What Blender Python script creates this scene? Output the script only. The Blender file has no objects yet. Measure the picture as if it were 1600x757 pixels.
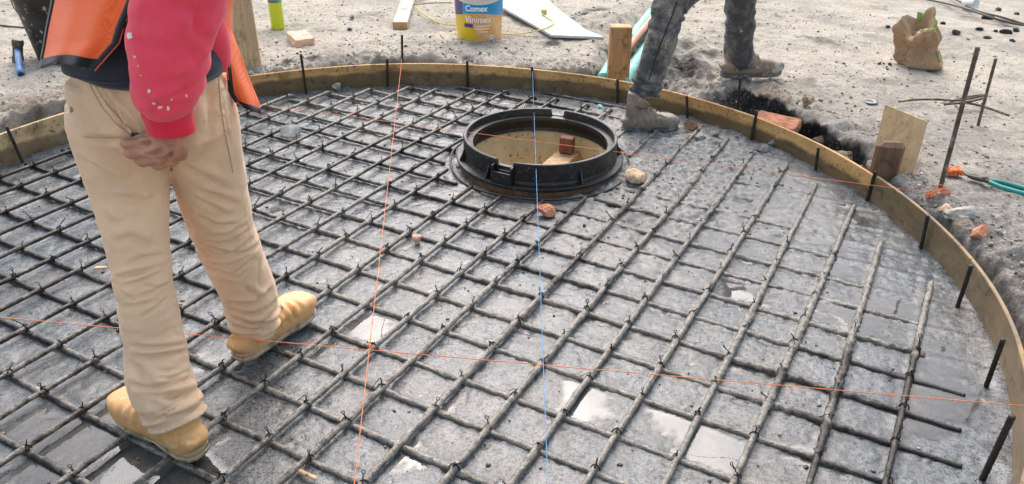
import bpy, bmesh, math, random
import numpy as np
from mathutils import Vector, Matrix
random.seed(7); RNG = np.random.default_rng(11)
S = bpy.context.scene
COL = S.collection
rad = math.radians

# ---------------------------------------------------------------- camera
F, PITCH, ROLL, H = 1260.0, rad(29.3), rad(0.9), 1.42
_c, _s, _cr, _sr = math.cos(PITCH), math.sin(PITCH), math.cos(ROLL), math.sin(ROLL)
fw = Vector((0, _c, -_s)); upv = Vector((0, _s, _c)); rt = Vector((1, 0, 0))
r2 = rt * _cr + upv * _sr; u2 = upv * _cr - rt * _sr
cam = bpy.data.cameras.new('camera'); camo = bpy.data.objects.new('camera', cam); COL.objects.link(camo)
camo.matrix_world = Matrix(((r2.x, u2.x, -fw.x, 0), (r2.y, u2.y, -fw.y, 0), (r2.z, u2.z, -fw.z, H), (0, 0, 0, 1)))
cam.sensor_fit = 'HORIZONTAL'; cam.sensor_width = 36; cam.lens = 36 * F / 1600
cam.clip_start = 0.05; cam.clip_end = 2000
S.camera = camo

# ---------------------------------------------------------------- sky, sun, exposure
SUN_EL, SUN_AZ = rad(51), rad(-2)      # azimuth from +Y towards +X: a bright overcast ahead of the camera
W = bpy.data.worlds.new('World'); S.world = W; W.use_nodes = True
nt = W.node_tree; nt.nodes.clear()
sky = nt.nodes.new('ShaderNodeTexSky'); sky.sky_type = 'NISHITA'; sky.sun_disc = False
sky.sun_elevation = SUN_EL; sky.sun_rotation = SUN_AZ; sky.air_density = 1.0; sky.dust_density = 4.0; sky.ozone_density = 1.0
hs = nt.nodes.new('ShaderNodeHueSaturation'); hs.inputs['Saturation'].default_value = 0.75; hs.inputs['Hue'].default_value = 0.482
bg = nt.nodes.new('ShaderNodeBackground'); bg.inputs['Strength'].default_value = 0.15
wo = nt.nodes.new('ShaderNodeOutputWorld')
nt.links.new(sky.outputs[0], hs.inputs['Color']); nt.links.new(hs.outputs[0], bg.inputs[0]); nt.links.new(bg.outputs[0], wo.inputs[0])
sun = bpy.data.lights.new('sun', 'SUN'); sun.energy = .85; sun.angle = rad(50); sun.color = (1, .985, .96)
suno = bpy.data.objects.new('sun', sun); COL.objects.link(suno)
sd = Vector((math.sin(SUN_AZ) * math.cos(SUN_EL), math.cos(SUN_AZ) * math.cos(SUN_EL), math.sin(SUN_EL)))
suno.rotation_euler = sd.to_track_quat('Z', 'Y').to_euler(); suno.location = (0, 0, 8)
S.view_settings.view_transform = 'Standard'; S.view_settings.look = 'None'
S.view_settings.gamma = 1.0; S.view_settings.use_curve_mapping = False
S.view_settings.exposure = 1.25
S.render.resolution_x = 1024; S.render.resolution_y = 484

# ---------------------------------------------------------------- photo pixel (1600 wide) -> place
def ray(px, py):
    X = (np.asarray(px, float) - 800) / F; Y = (np.asarray(py, float) - 378.5) / F
    X, Y = X * _cr + Y * _sr, -X * _sr + Y * _cr
    return X, _c - Y * _s, -_s - Y * _c
def bp(px, py, z=0.0):                 # on the level z
    x, y, d = ray(px, py); t = (z - H) / d
    return Vector((float(x * t), float(y * t), z))
def bpY(px, py, Y):                    # on the upright plane at distance Y
    x, y, d = ray(px, py); t = Y / y
    return Vector((float(x * t), Y, float(H + d * t)))

# ---------------------------------------------------------------- noise
def _hash(*c):
    h = np.zeros(np.broadcast(*c).shape, np.uint64) + np.uint64(0x9E3779B9)
    for k, v in enumerate(c):
        h ^= (v.astype(np.int64).astype(np.uint64) * np.uint64([0x85EBCA6B, 0xC2B2AE35, 0x27D4EB2F, 0x165667B1][k])) & np.uint64(0xFFFFFFFF)
        h = (h ^ (h >> np.uint64(15))) * np.uint64(0x2C1B3C6D) & np.uint64(0xFFFFFFFF)
        h = (h ^ (h >> np.uint64(12))) * np.uint64(0x297A2D39) & np.uint64(0xFFFFFFFF)
    return (h ^ (h >> np.uint64(15))).astype(np.float64) / 4294967295.0
def vn2(x, y, seed=0):
    xi, yi = np.floor(x), np.floor(y); fx, fy = x - xi, y - yi
    fx = fx * fx * (3 - 2 * fx); fy = fy * fy * (3 - 2 * fy); s = np.full_like(xi, seed)
    a, b = _hash(xi, yi, s), _hash(xi + 1, yi, s); c, d = _hash(xi, yi + 1, s), _hash(xi + 1, yi + 1, s)
    return (a + (b - a) * fx) * (1 - fy) + (c + (d - c) * fx) * fy - .5
def vn3(x, y, z, seed=0):
    xi, yi, zi = np.floor(x), np.floor(y), np.floor(z); f = [x - xi, y - yi, z - zi]
    f = [t * t * (3 - 2 * t) for t in f]; s = np.full_like(xi, seed); o = 0
    for dx in (0, 1):
        for dy in (0, 1):
            for dz in (0, 1):
                o = o + _hash(xi + dx, yi + dy, zi + dz, s) * (f[0] if dx else 1 - f[0]) * (f[1] if dy else 1 - f[1]) * (f[2] if dz else 1 - f[2])
    return o - .5
def fbm2(x, y, sc, oct=3, seed=0):
    o = 0; a = 1
    for k in range(oct):
        o = o + a * vn2(x / sc + 17.3 * k, y / sc - 9.1 * k, seed + k); sc *= .5; a *= .5
    return o
def fbm3(p, sc, oct=3, seed=0):
    o = 0; a = 1
    for k in range(oct):
        o = o + a * vn3(p[:, 0] / sc + 7.3 * k, p[:, 1] / sc - 9.1 * k, p[:, 2] / sc, seed + k); sc *= .5; a *= .5
    return o
def sstep(a, b, x):
    t = np.clip((x - a) / (b - a), 0, 1); return t * t * (3 - 2 * t)

# ---------------------------------------------------------------- objects
def tag(o, label=None, cat=None, group=None, kind=None):
    for k, v in (('label', label), ('category', cat), ('group', group), ('kind', kind)):
        if v: o[k] = v
    return o
def empty(name, loc=(0, 0, 0)):
    o = bpy.data.objects.new(name, None); o.location = loc; o.empty_display_size = .05; COL.objects.link(o); return o
def link(name, me, mat=None, parent=None, smooth=True):
    o = bpy.data.objects.new(name, me); COL.objects.link(o)
    if mat and not me.materials: me.materials.append(mat)
    if smooth: me.shade_smooth()
    if parent: o.parent = parent; o.matrix_parent_inverse = Matrix.Translation(parent.location).inverted()
    return o
def mk(name, v, f, mat=None, parent=None, smooth=True):
    me = bpy.data.meshes.new(name); me.from_pydata([tuple(p) for p in v], [], f); me.update()
    return link(name, me, mat, parent, smooth)
def mk_grid(name, V, quads, mat, parent=None, attrs=None):      # fast numpy mesh of quads
    me = bpy.data.meshes.new(name); n, m = len(V), len(quads)
    me.vertices.add(n); me.vertices.foreach_set('co', np.asarray(V, np.float32).ravel())
    me.loops.add(m * 4); me.loops.foreach_set('vertex_index', np.asarray(quads, np.int32).ravel())
    me.polygons.add(m); me.polygons.foreach_set('loop_start', np.arange(0, m * 4, 4, dtype=np.int32))
    me.update(calc_edges=True)
    for k, a in (attrs or {}).items():
        at = me.attributes.new(k, 'FLOAT', 'POINT'); at.data.foreach_set('value', np.asarray(a, np.float32))
    return link(name, me, mat, parent)
def set_attr(me, name, vals):
    at = me.attributes.new(name, 'FLOAT', 'POINT'); at.data.foreach_set('value', np.asarray(vals, np.float32))

# ---------------------------------------------------------------- shapes (each returns verts, faces)
def box(sx, sy, sz, bev=.003, seg=1, M=None, z0=True):
    bm = bmesh.new(); bmesh.ops.create_cube(bm, size=1)
    bmesh.ops.scale(bm, vec=(sx, sy, sz), verts=bm.verts)
    if z0: bmesh.ops.translate(bm, vec=(0, 0, sz / 2), verts=bm.verts)
    if bev: bmesh.ops.bevel(bm, geom=list(bm.edges), offset=bev, segments=seg, affect='EDGES', profile=.5)
    if M is not None: bmesh.ops.transform(bm, matrix=M, verts=bm.verts)
    bm.verts.index_update(); v = [p.co.copy() for p in bm.verts]; f = [[q.index for q in p.verts] for p in bm.faces]; bm.free(); return v, f
def hexa(c8, bev=.003):                 # 8 corners: bottom 4 (ccw) then top 4
    bm = bmesh.new(); vs = [bm.verts.new(p) for p in c8]
    for q in ((3, 2, 1, 0), (4, 5, 6, 7), (0, 1, 5, 4), (1, 2, 6, 5), (2, 3, 7, 6), (3, 0, 4, 7)): bm.faces.new([vs[i] for i in q])
    bmesh.ops.recalc_face_normals(bm, faces=bm.faces)
    if bev: bmesh.ops.bevel(bm, geom=list(bm.edges), offset=bev, segments=1, affect='EDGES')
    bm.verts.index_update(); v = [p.co.copy() for p in bm.verts]; f = [[q.index for q in p.verts] for p in bm.faces]; bm.free(); return v, f
def frames(P):
    P = np.asarray(P, float); T = np.gradient(P, axis=0); T /= np.linalg.norm(T, axis=1)[:, None] + 1e-12
    n = np.cross(T[0], [0, 0, 1]);
    if np.linalg.norm(n) < 1e-3: n = np.array([1., 0, 0])
    N = []
    for t in T:
        n = n - t * (n @ t); n /= np.linalg.norm(n) + 1e-12; N.append(n.copy())
    N = np.array(N); return P, T, N, np.cross(T, N)
def tube(P, r, seg=8, cap=True, rfun=None):
    P, T, N, B = frames(P); n = len(P); r = np.broadcast_to(np.asarray(r, float), (n,))
    th = np.arange(seg) * 2 * math.pi / seg
    R_ = np.repeat(r[:, None], seg, 1)
    if rfun is not None: R_ = rfun(R_, th)
    V = P[:, None] + R_[..., None] * (np.cos(th)[None, :, None] * N[:, None] + np.sin(th)[None, :, None] * B[:, None])
    f = [[i * seg + k, i * seg + (k + 1) % seg, (i + 1) * seg + (k + 1) % seg, (i + 1) * seg + k] for i in range(n - 1) for k in range(seg)]
    if cap: f += [list(range(seg))[::-1], [(n - 1) * seg + k for k in range(seg)]]
    return V.reshape(-1, 3).tolist(), f
def loft(C, rx, ry, side=(1, 0, 0), seg=20, ex=2.0):   # closed tube of ellipses, rx along `side`
    C = np.asarray(C, float); n = len(C); T = np.gradient(C, axis=0); T /= np.linalg.norm(T, axis=1)[:, None]
    th = np.arange(seg) * 2 * math.pi / seg; V = []
    side = np.asarray(side, float); side = np.broadcast_to(side, (n, 3)) if side.ndim == 1 else side
    cs, sn = np.cos(th), np.sin(th)
    cs, sn = np.sign(cs) * np.abs(cs) ** (2 / ex), np.sign(sn) * np.abs(sn) ** (2 / ex)
    for i in range(n):
        a = side[i] - T[i] * (side[i] @ T[i]); a = a / np.linalg.norm(a); b = np.cross(T[i], a)
        V += [C[i] + rx[i] * cs[k] * a + ry[i] * sn[k] * b for k in range(seg)]
    f = [[i * seg + k, i * seg + (k + 1) % seg, (i + 1) * seg + (k + 1) % seg, (i + 1) * seg + k] for i in range(n - 1) for k in range(seg)]
    f += [list(range(seg))[::-1], [(n - 1) * seg + k for k in range(seg)]]
    return V, f
def smooth_path(P, n=24):              # Catmull-Rom through the points
    P = np.asarray(P, float); Q = np.vstack([2 * P[0] - P[1], P, 2 * P[-1] - P[-2]]); out = []
    m = len(P) - 1
    for t in np.linspace(0, m, n):
        i = min(int(t), m - 1); u = t - i; a, b, c, d = Q[i:i + 4]
        out.append(.5 * (2 * b + (c - a) * u + (2 * a - 5 * b + 4 * c - d) * u * u + (3 * b - a - 3 * c + d) * u ** 3))
    return np.array(out)
def lathe(prof, seg=48, th0=0, th1=2 * math.pi, closed=True):   # prof: (r, z) loop
    full = abs(th1 - th0 - 2 * math.pi) < 1e-6; n = len(prof); m = seg if full else seg + 1
    V = []
    for k in range(m):
        a = th0 + (th1 - th0) * k / seg; V += [(r * math.cos(a), r * math.sin(a), z) for r, z in prof]
    f = []
    for k in range(seg):
        k2 = (k + 1) % m
        for i in range(n if closed else n - 1): f.append([k * n + i, k2 * n + i, k2 * n + (i + 1) % n, k * n + (i + 1) % n])
    if not full and closed: f += [list(range(n))[::-1], [(m - 1) * n + i for i in range(n)]]
    return V, f
def disc_stack(prof, seg=32):            # (r, z) from bottom centre to top: closed solid of revolution
    V = []; n = len(prof)
    for r, z in prof: V += [(r * math.cos(2 * math.pi * k / seg), r * math.sin(2 * math.pi * k / seg), z) for k in range(seg)]
    f = [[i * seg + k, i * seg + (k + 1) % seg, (i + 1) * seg + (k + 1) % seg, (i + 1) * seg + k] for i in range(n - 1) for k in range(seg)]
    f += [list(range(seg))[::-1], [(n - 1) * seg + k for k in range(seg)]]
    return V, f
def join(*parts):
    V, f = [], []
    for v, g in parts:
        o = len(V); V += [tuple(p) for p in v]; f += [[i + o for i in q] for q in g]
    return V, f
def xf(part, M): return [M @ Vector(p) for p in part[0]], part[1]
def TRS(loc, rz=0, rx=0, ry=0): return Matrix.Translation(loc) @ Matrix.Rotation(rz, 4, 'Z') @ Matrix.Rotation(ry, 4, 'Y') @ Matrix.Rotation(rx, 4, 'X')
def fuse(parts, voxel, smooth=4, sf=.5):          # several closed shapes -> one continuous skin
    v, f = join(*parts); me = bpy.data.meshes.new('tmp'); me.from_pydata([tuple(p) for p in v], [], f); me.update()
    o = bpy.data.objects.new('tmp', me); COL.objects.link(o)
    m = o.modifiers.new('r', 'REMESH'); m.mode = 'VOXEL'; m.voxel_size = voxel
    if smooth: s = o.modifiers.new('s', 'SMOOTH'); s.iterations = smooth; s.factor = sf
    dg = bpy.context.evaluated_depsgraph_get(); dg.update()
    me2 = bpy.data.meshes.new_from_object(o.evaluated_get(dg)); bpy.data.objects.remove(o); bpy.data.meshes.remove(me)
    return me2
def get_co(me):
    a = np.empty(len(me.vertices) * 3, np.float32); me.vertices.foreach_get('co', a); return a.reshape(-1, 3).astype(float)
def get_no(me):
    a = np.empty(len(me.vertices) * 3, np.float32); me.vertices.foreach_get('normal', a); return a.reshape(-1, 3).astype(float)
def set_co(me, c): me.vertices.foreach_set('co', c.astype(np.float32).ravel()); me.update()
def rock_data(r, seed, flat=.7, sub=2, amp=.35, facet=.5):
    bm = bmesh.new(); bmesh.ops.create_icosphere(bm, subdivisions=sub, radius=1)
    P = np.array([v.co for v in bm.verts]); g = np.random.default_rng(seed)
    for _ in range(int(18 * facet) + 4):                     # cut flat facets
        n = g.normal(size=3); n /= np.linalg.norm(n); d = g.uniform(.45, .8); k = P @ n - d; P = P - np.outer(np.maximum(k, 0), n)
    P *= (1 + amp * (.7 * fbm3(P + seed * 3.1, .9, 2, seed) + .5 * fbm3(P + seed, .28, 3, seed + 2)))[:, None]; P *= r * np.array([g.uniform(.8, 1.25), g.uniform(.75, 1.1), flat])
    P[:, 2] -= P[:, 2].min() * 1.0
    f = [[v.index for v in q.verts] for q in bm.faces]; bm.free(); return P, f
# ---------------------------------------------------------------- materials
class NB:
    def __init__(s, name):
        s.m = bpy.data.materials.new(name); s.m.use_nodes = True; s.t = s.m.node_tree; s.t.nodes.clear()
        s.out = s.n('OutputMaterial'); s.b = s.n('BsdfPrincipled'); s.t.links.new(s.b.outputs[0], s.out.inputs[0])
        s.tc = s.n('TexCoord'); s.co = s.tc.outputs['Object']
    def n(s, t): return s.t.nodes.new('ShaderNode' + t)
    def set(s, sock, v):
        if isinstance(v, bpy.types.NodeSocket): s.t.links.new(v, sock)
        elif isinstance(v, (tuple, list)) and len(v) == 3 and sock.type == 'RGBA': sock.default_value = (*v, 1)
        else: sock.default_value = v
    def noise(s, sc, det=3, rough=.55, co=None, dist=0, vec=None):
        n = s.n('TexNoise'); n.inputs['Scale'].default_value = sc; n.inputs['Detail'].default_value = det; n.inputs['Roughness'].default_value = rough; n.inputs['Distortion'].default_value = dist
        c = co or s.co
        if vec: mp = s.n('Mapping'); mp.inputs['Scale'].default_value = vec; s.t.links.new(c, mp.inputs[0]); c = mp.outputs[0]
        s.t.links.new(c, n.inputs['Vector']); return n.outputs['Fac']
    def vor(s, sc, feat='F1', co=None, rnd=1, out='Distance'):
        n = s.n('TexVoronoi'); n.feature = feat; n.inputs['Scale'].default_value = sc; n.inputs['Randomness'].default_value = rnd
        s.t.links.new(co or s.co, n.inputs['Vector']); return n.outputs[out]
    def ramp(s, f, stops, interp='LINEAR'):
        r = s.n('ValToRGB'); r.color_ramp.interpolation = interp; e = r.color_ramp.elements
        while len(e) < len(stops): e.new(.5)
        for k, (p, c) in enumerate(stops):
            e[k].position = p; e[k].color = (c, c, c, 1) if not isinstance(c, (tuple, list)) else (*c, 1)
        s.t.links.new(f, r.inputs[0]); return r.outputs[0]
    def mix(s, f, a, b, blend='MIX'):
        m = s.n('Mix'); m.data_type = 'RGBA'; m.blend_type = blend; m.clamp_factor = True
        s.set(m.inputs['Factor'], f); s.set(m.inputs['A'], a) if False else None
        s.set(m.inputs[6], a); s.set(m.inputs[7], b); return m.outputs[2]
    def math(s, op, a, b=0.0, c=0.0, clamp=False):
        m = s.n('Math'); m.operation = op; m.use_clamp = clamp
        s.set(m.inputs[0], a); s.set(m.inputs[1], b); s.set(m.inputs[2], c); return m.outputs[0]
    def xyz(s, co=None):
        x = s.n('SeparateXYZ'); s.t.links.new(co or s.co, x.inputs[0]); return x.outputs
    def attr(s, name): a = s.n('Attribute'); a.attribute_name = name; return a.outputs['Fac']
    def rnd(s): return s.n('ObjectInfo').outputs['Random']
    def bump(s, h, st=.5, d=.01, prev=None):
        b = s.n('Bump'); b.inputs['Strength'].default_value = st; b.inputs['Distance'].default_value = d; s.t.links.new(h, b.inputs['Height'])
        if prev: s.t.links.new(prev, b.inputs['Normal'])
        s.nrm = b.outputs[0]; return b.outputs[0]
    def fin(s, col=None, rough=.6, met=0, spec=None, nrm=None, **kw):
        if col is not None: s.set(s.b.inputs['Base Color'], col)
        s.set(s.b.inputs['Roughness'], rough); s.set(s.b.inputs['Metallic'], met)
        if spec is not None: s.set(s.b.inputs['Specular IOR Level'], spec)
        if nrm is not None: s.t.links.new(nrm, s.b.inputs['Normal'])
        for k, v in kw.items(): s.set(s.b.inputs[k.replace('_', ' ')], v)
        return s.m
MT = {}
def simple(name, col, rough=.6, met=0, var=.25, sc=30, bump=.2, bd=.002, **kw):
    b = NB(name); n = b.noise(sc, 4)
    c = b.ramp(n, [(.3, tuple(x * (1 - var) for x in col)), (.7, tuple(min(1, x * (1 + var)) for x in col))])
    MT[name] = b.fin(c, rough, met, nrm=b.bump(b.noise(sc * 4, 3), bump, bd), **kw); return MT[name]

# dusty broken ground
b = NB('dusty_ground')
big = b.noise(1.1, 5, .6); mid = b.noise(7, 5, .65); fine = b.noise(60, 4, .7); grit = b.noise(170, 3, .7)
c = b.ramp(big, [(.3, (.33, .285, .225)), (.52, (.49, .43, .345)), (.72, (.43, .385, .318))])
c = b.mix(b.ramp(mid, [(.42, .0), (.62, .8)]), c, (.57, .505, .415))
c = b.mix(b.ramp(b.noise(2.6, 5, .7), [(.5, 0.), (.66, .75)]), c, (.29, .265, .23))
c = b.mix(b.ramp(fine, [(.52, 0.), (.66, .8)]), c, (.20, .175, .15))
c = b.mix(b.ramp(b.noise(24, 4, .7), [(.32, .7), (.44, 0.)]), c, (.52, .475, .41))
c = b.mix(b.ramp(grit, [(.60, 0.), (.70, .75)]), c, (.12, .11, .105))
c = b.mix(b.attr('grey'), c, b.ramp(b.noise(45, 4, .7), [(.3, (.10, .092, .084)), (.5, (.24, .222, .20)), (.7, (.40, .375, .34))]))
c = b.mix(b.attr('tar'), c, b.ramp(b.noise(80, 3), [(.35, (.012, .012, .012)), (.6, (.05, .048, .046)), (.75, (.22, .20, .18))]))
c = b.mix(b.attr('earth'), c, b.ramp(b.noise(55, 4, .7), [(.3, (.10, .075, .05)), (.5, (.30, .23, .16)), (.7, (.44, .37, .29))]))
n1 = b.bump(b.noise(38, 6, .75), .9, .022); n2 = b.bump(b.noise(230, 3, .7), .7, .004, n1)
MT['ground'] = b.fin(c, .93, nrm=n2, spec=.25)

# fresh wet concrete
b = NB('wet_concrete')
n0 = b.noise(2.3, 4, .6); n1 = b.noise(14, 5, .6); n2 = b.noise(90, 4, .65); n3 = b.noise(260, 2, .6)
c = b.ramp(n1, [(.30, (.072, .081, .086)), (.5, (.118, .132, .140)), (.70, (.162, .180, .190))])
c = b.mix(b.ramp(n0, [(.40, 0.), (.62, .5)]), c, (.225, .20, .165))
c = b.mix(b.ramp(n2, [(.53, 0.), (.60, .9)]), c, (.030, .029, .028))
c = b.mix(b.ramp(n3, [(.55, 0.), (.61, .9)]), c, (.022, .021, .020))
c = b.mix(b.ramp(n3, [(.32, .35), (.40, 0.)]), c, (.32, .335, .345))
dots = b.math('MULTIPLY', b.ramp(b.vor(70), [(.18, 1.), (.28, 0.)]), b.ramp(b.noise(33, 2), [(.42, 0.), (.50, 1.)]))
c = b.mix(b.math('MULTIPLY', dots, .85), c, (.02, .02, .02))
c = b.mix(b.attr('rough'), c, b.ramp(b.noise(45, 5, .7), [(.3, (.07, .066, .06)), (.5, (.20, .19, .175)), (.7, (.42, .41, .38))]))
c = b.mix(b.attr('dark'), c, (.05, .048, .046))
c = b.mix(b.math('MULTIPLY', b.attr('damp'), .55), c, (.07, .071, .07))
ro = b.ramp(b.noise(24, 4, .6), [(.36, .18), (.52, .28), (.68, .42)])
ro = b.mix(b.attr('rough'), ro, (.62, .62, .62))
ro = b.mix(b.math('MULTIPLY', b.attr('damp'), .8), ro, (.12, .12, .12))
k1 = b.bump(b.noise(60, 4, .65), .2, .005); k2 = b.bump(b.noise(190, 3, .7), .4, .0026, k1)
k3 = b.bump(b.ramp(b.vor(130), [(.12, 0.), (.3, 1.)]), .2, .0015, k2)
MT['concrete'] = b.fin(c, ro, nrm=k3, spec=.32)

# cement water standing on it
b = NB('cement_water'); b.t.nodes.remove(b.b)
fr = b.n('Fresnel'); fr.inputs['IOR'].default_value = 1.55
gl = b.n('BsdfGlossy'); gl.inputs['Roughness'].default_value = .035; gl.inputs['Color'].default_value = (1, 1, 1, 1)
bmp = b.bump(b.noise(26, 3, .5), .045, .01); b.t.links.new(bmp, gl.inputs['Normal']); b.t.links.new(bmp, fr.inputs['Normal'])
tr = b.n('BsdfTransparent'); tr.inputs['Color'].default_value = (.90, .89, .87, 1)
ms = b.n('MixShader'); df = b.n('BsdfDiffuse'); df.inputs['Color'].default_value = (.30, .285, .25, 1)
m0 = b.n('MixShader'); m0.inputs[0].default_value = .14; b.t.links.new(tr.outputs[0], m0.inputs[1]); b.t.links.new(df.outputs[0], m0.inputs[2])
b.t.links.new(fr.outputs[0], ms.inputs[0]); b.t.links.new(m0.outputs[0], ms.inputs[1]); b.t.links.new(gl.outputs[0], ms.inputs[2])
t2_ = b.n('BsdfTransparent'); m2_ = b.n('MixShader'); b.t.links.new(b.attr('depth'), m2_.inputs[0]); b.t.links.new(t2_.outputs[0], m2_.inputs[1]); b.t.links.new(ms.outputs[0], m2_.inputs[2])
b.t.links.new(m2_.outputs[0], b.out.inputs[0]); MT['water'] = b.m

# rebar: black steel under cement mud (attribute mud)
b = NB('muddy_rebar')
md = b.ramp(b.math('ADD', b.math('SUBTRACT', b.noise(38, 4, .65), .5), b.attr('mud')), [(.38, 0.), (.62, 1.)])
steel = b.ramp(b.noise(30, 4), [(.3, (.016, .014, .013)), (.6, (.045, .036, .03)), (.75, (.11, .075, .05))])
mud = b.ramp(b.noise(55, 5, .65), [(.28, (.125, .108, .086)), (.5, (.225, .198, .162)), (.72, (.36, .325, .275))])
mud = b.mix(b.ramp(b.noise(190, 3), [(.54, 0.), (.62, .85)]), mud, (.045, .038, .03))
mud = b.mix(b.ramp(b.noise(28, 3, .6), [(.5, 0.), (.68, .7)]), mud, (.085, .066, .048))
MT['rebar'] = b.fin(b.mix(md, steel, mud), b.ramp(b.noise(20, 3), [(.35, .28), (.65, .6)]), met=b.math('MULTIPLY', b.math('SUBTRACT', 1.0, md), .35), nrm=b.bump(b.noise(170, 4, .65), .8, .0035), spec=.5)
simple('wire', (.014, .013, .012), .45, .5, .4, 60, .2)
simple('stake_steel', (.034, .028, .024), .55, .4, .5, 40, .5, .002)
b = NB('rust_rebar'); c = b.ramp(b.noise(22, 4), [(.35, (.05, .036, .026)), (.55, (.13, .09, .062)), (.68, (.30, .25, .2))])
MT['rust'] = b.fin(c, .75, .1, nrm=b.bump(b.noise(150, 3), .4, .002))

def wood(name, dark, light, sc=1.0, stain=None, rough=.7, vec=(1, 1, 8), knots=True, stain_amt=0.):
    b = NB(name); w = b.noise(7 * sc, 5, .6, vec=vec, dist=1.2); w2 = b.noise(40 * sc, 3, .6, vec=vec)
    c = b.ramp(w, [(.3, dark), (.7, light)]); c = b.mix(b.ramp(w2, [(.55, 0.), (.72, .45)]), c, tuple(x * .6 for x in dark))
    if stain is not None: c = b.mix(b.ramp(b.noise(9, 5, .7), [(.56 - stain_amt, 0.), (.66 - stain_amt, .85)]), c, stain)
    c = b.mix(b.ramp(b.noise(65, 3, .6), [(.66, 0.), (.70, .8)]), c, tuple(x * .25 for x in dark))
    MT[name] = b.fin(c, rough, nrm=b.bump(w2, .25, .002)); return MT[name]
wood('stake_wood', (.34, .165, .055), (.58, .34, .15), stain=(.10, .05, .022), vec=(5, 5, .6))
wood('pale_wood', (.42, .26, .13), (.62, .44, .26), stain=(.30, .17, .08), vec=(5, 5, .6))
wood('old_wood', (.34, .29, .24), (.52, .47, .41), stain=(.22, .17, .13), vec=(5, .6, 5))
wood('dark_post', (.08, .04, .02), (.19, .10, .05), stain=(.035, .022, .014), vec=(5, 5, .6))
wood('ply_sheet', (.50, .30, .14), (.68, .47, .26), stain=(.34, .15, .04), vec=(3, 3, .8), stain_amt=-.03)
wood('brace_wood', (.36, .21, .09), (.58, .40, .21), stain=(.28, .12, .04), vec=(.7, 5, 5))
wood('red_block', (.11, .035, .02), (.24, .085, .045), stain=(.05, .02, .012), vec=(5, 5, 1))

# form boards: raw plywood above the line that wet cement has reached
def form_mat(name, raw_d, raw_l, wet_d, wet_l, line, wob=.03):
    b = NB(name); p = b.xyz(); w = b.noise(3.2, 5, .6, vec=(1, 1, 7), dist=.8); g = b.noise(30, 3, .6, vec=(1, 1, 9))
    raw = b.ramp(w, [(.3, raw_d), (.7, raw_l)]); raw = b.mix(b.ramp(g, [(.5, 0.), (.75, .4)]), raw, tuple(x * .55 for x in raw_d))
    raw = b.mix(b.ramp(b.noise(6, 5, .7), [(.53, 0.), (.64, .8)]), raw, tuple(x * .42 for x in raw_d))
    raw = b.mix(b.ramp(b.noise(60, 4, .65), [(.57, 0.), (.63, .85)]), raw, (.06, .04, .024))
    raw = b.mix(b.ramp(b.noise(2.2, 4, .6), [(.45, 0.), (.7, .6)]), raw, tuple(min(1, x * 1.25) for x in raw_l))
    wet = b.ramp(b.noise(5, 5, .65, vec=(1, 1, 3)), [(.3, wet_d), (.7, wet_l)])
    wet = b.mix(b.ramp(b.noise(11, 4, .65), [(.55, 0.), (.70, .6)]), wet, (.25, .20, .14))
    wet = b.mix(b.ramp(b.noise(26, 4, .65), [(.58, 0.), (.66, .7)]), wet, (.04, .03, .02))
    h = b.math('ADD', p[2], b.math('MULTIPLY', b.math('SUBTRACT', b.noise(5.5, 5, .6), .5), wob * 2))
    f = b.ramp(b.math('ADD', b.math('MULTIPLY', b.math('SUBTRACT', h, line), 60.0), .5, clamp=True), [(0, 0.), (1, 1.)])
    MT[name] = b.fin(b.mix(f, wet, raw), b.mix(f, (.42, .42, .42), (.72, .72, .72)), nrm=b.bump(g, .2, .002)); return MT[name]
form_mat('form_far', (.42, .21, .065), (.64, .37, .14), (.10, .06, .026), (.20, .125, .056), .082)
form_mat('form_left', (.46, .30, .14), (.62, .44, .23), (.14, .095, .045), (.24, .165, .085), .078)
form_mat('form_right', (.26, .16, .07), (.40, .26, .12), (.10, .070, .036), (.23, .155, .078), .135, .05)
b = NB('lining_ply'); w = b.noise(4, 5, .6, vec=(1, 1, .5), dist=1); c = b.ramp(w, [(.3, (.55, .36, .14)), (.7, (.74, .54, .27))])
c = b.mix(b.ramp(b.noise(50, 3), [(.62, 0.), (.67, .8)]), c, (.10, .06, .02)); c = b.mix(b.ramp(b.noise(7, 5, .7), [(.6, 0.), (.7, .5)]), c, (.68, .6, .45))
MT['lining'] = b.fin(c, .55, nrm=b.bump(w, .15, .002))
b = NB('cast_iron'); c = b.ramp(b.noise(14, 5, .65), [(.35, (.005, .005, .005)), (.6, (.012, .011, .010)), (.75, (.045, .030, .02))])
c = b.mix(b.ramp(b.noise(45, 4, .7), [(.60, 0.), (.68, .7)]), c, (.10, .075, .05))
c = b.mix(b.ramp(b.noise(110, 3), [(.66, 0.), (.71, .7)]), c, (.26, .24, .21))
MT['iron'] = b.fin(c, b.ramp(b.noise(9, 4), [(.35, .35), (.65, .62)]), 0., nrm=b.bump(b.noise(120, 4), .35, .002), spec=.5)

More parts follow.
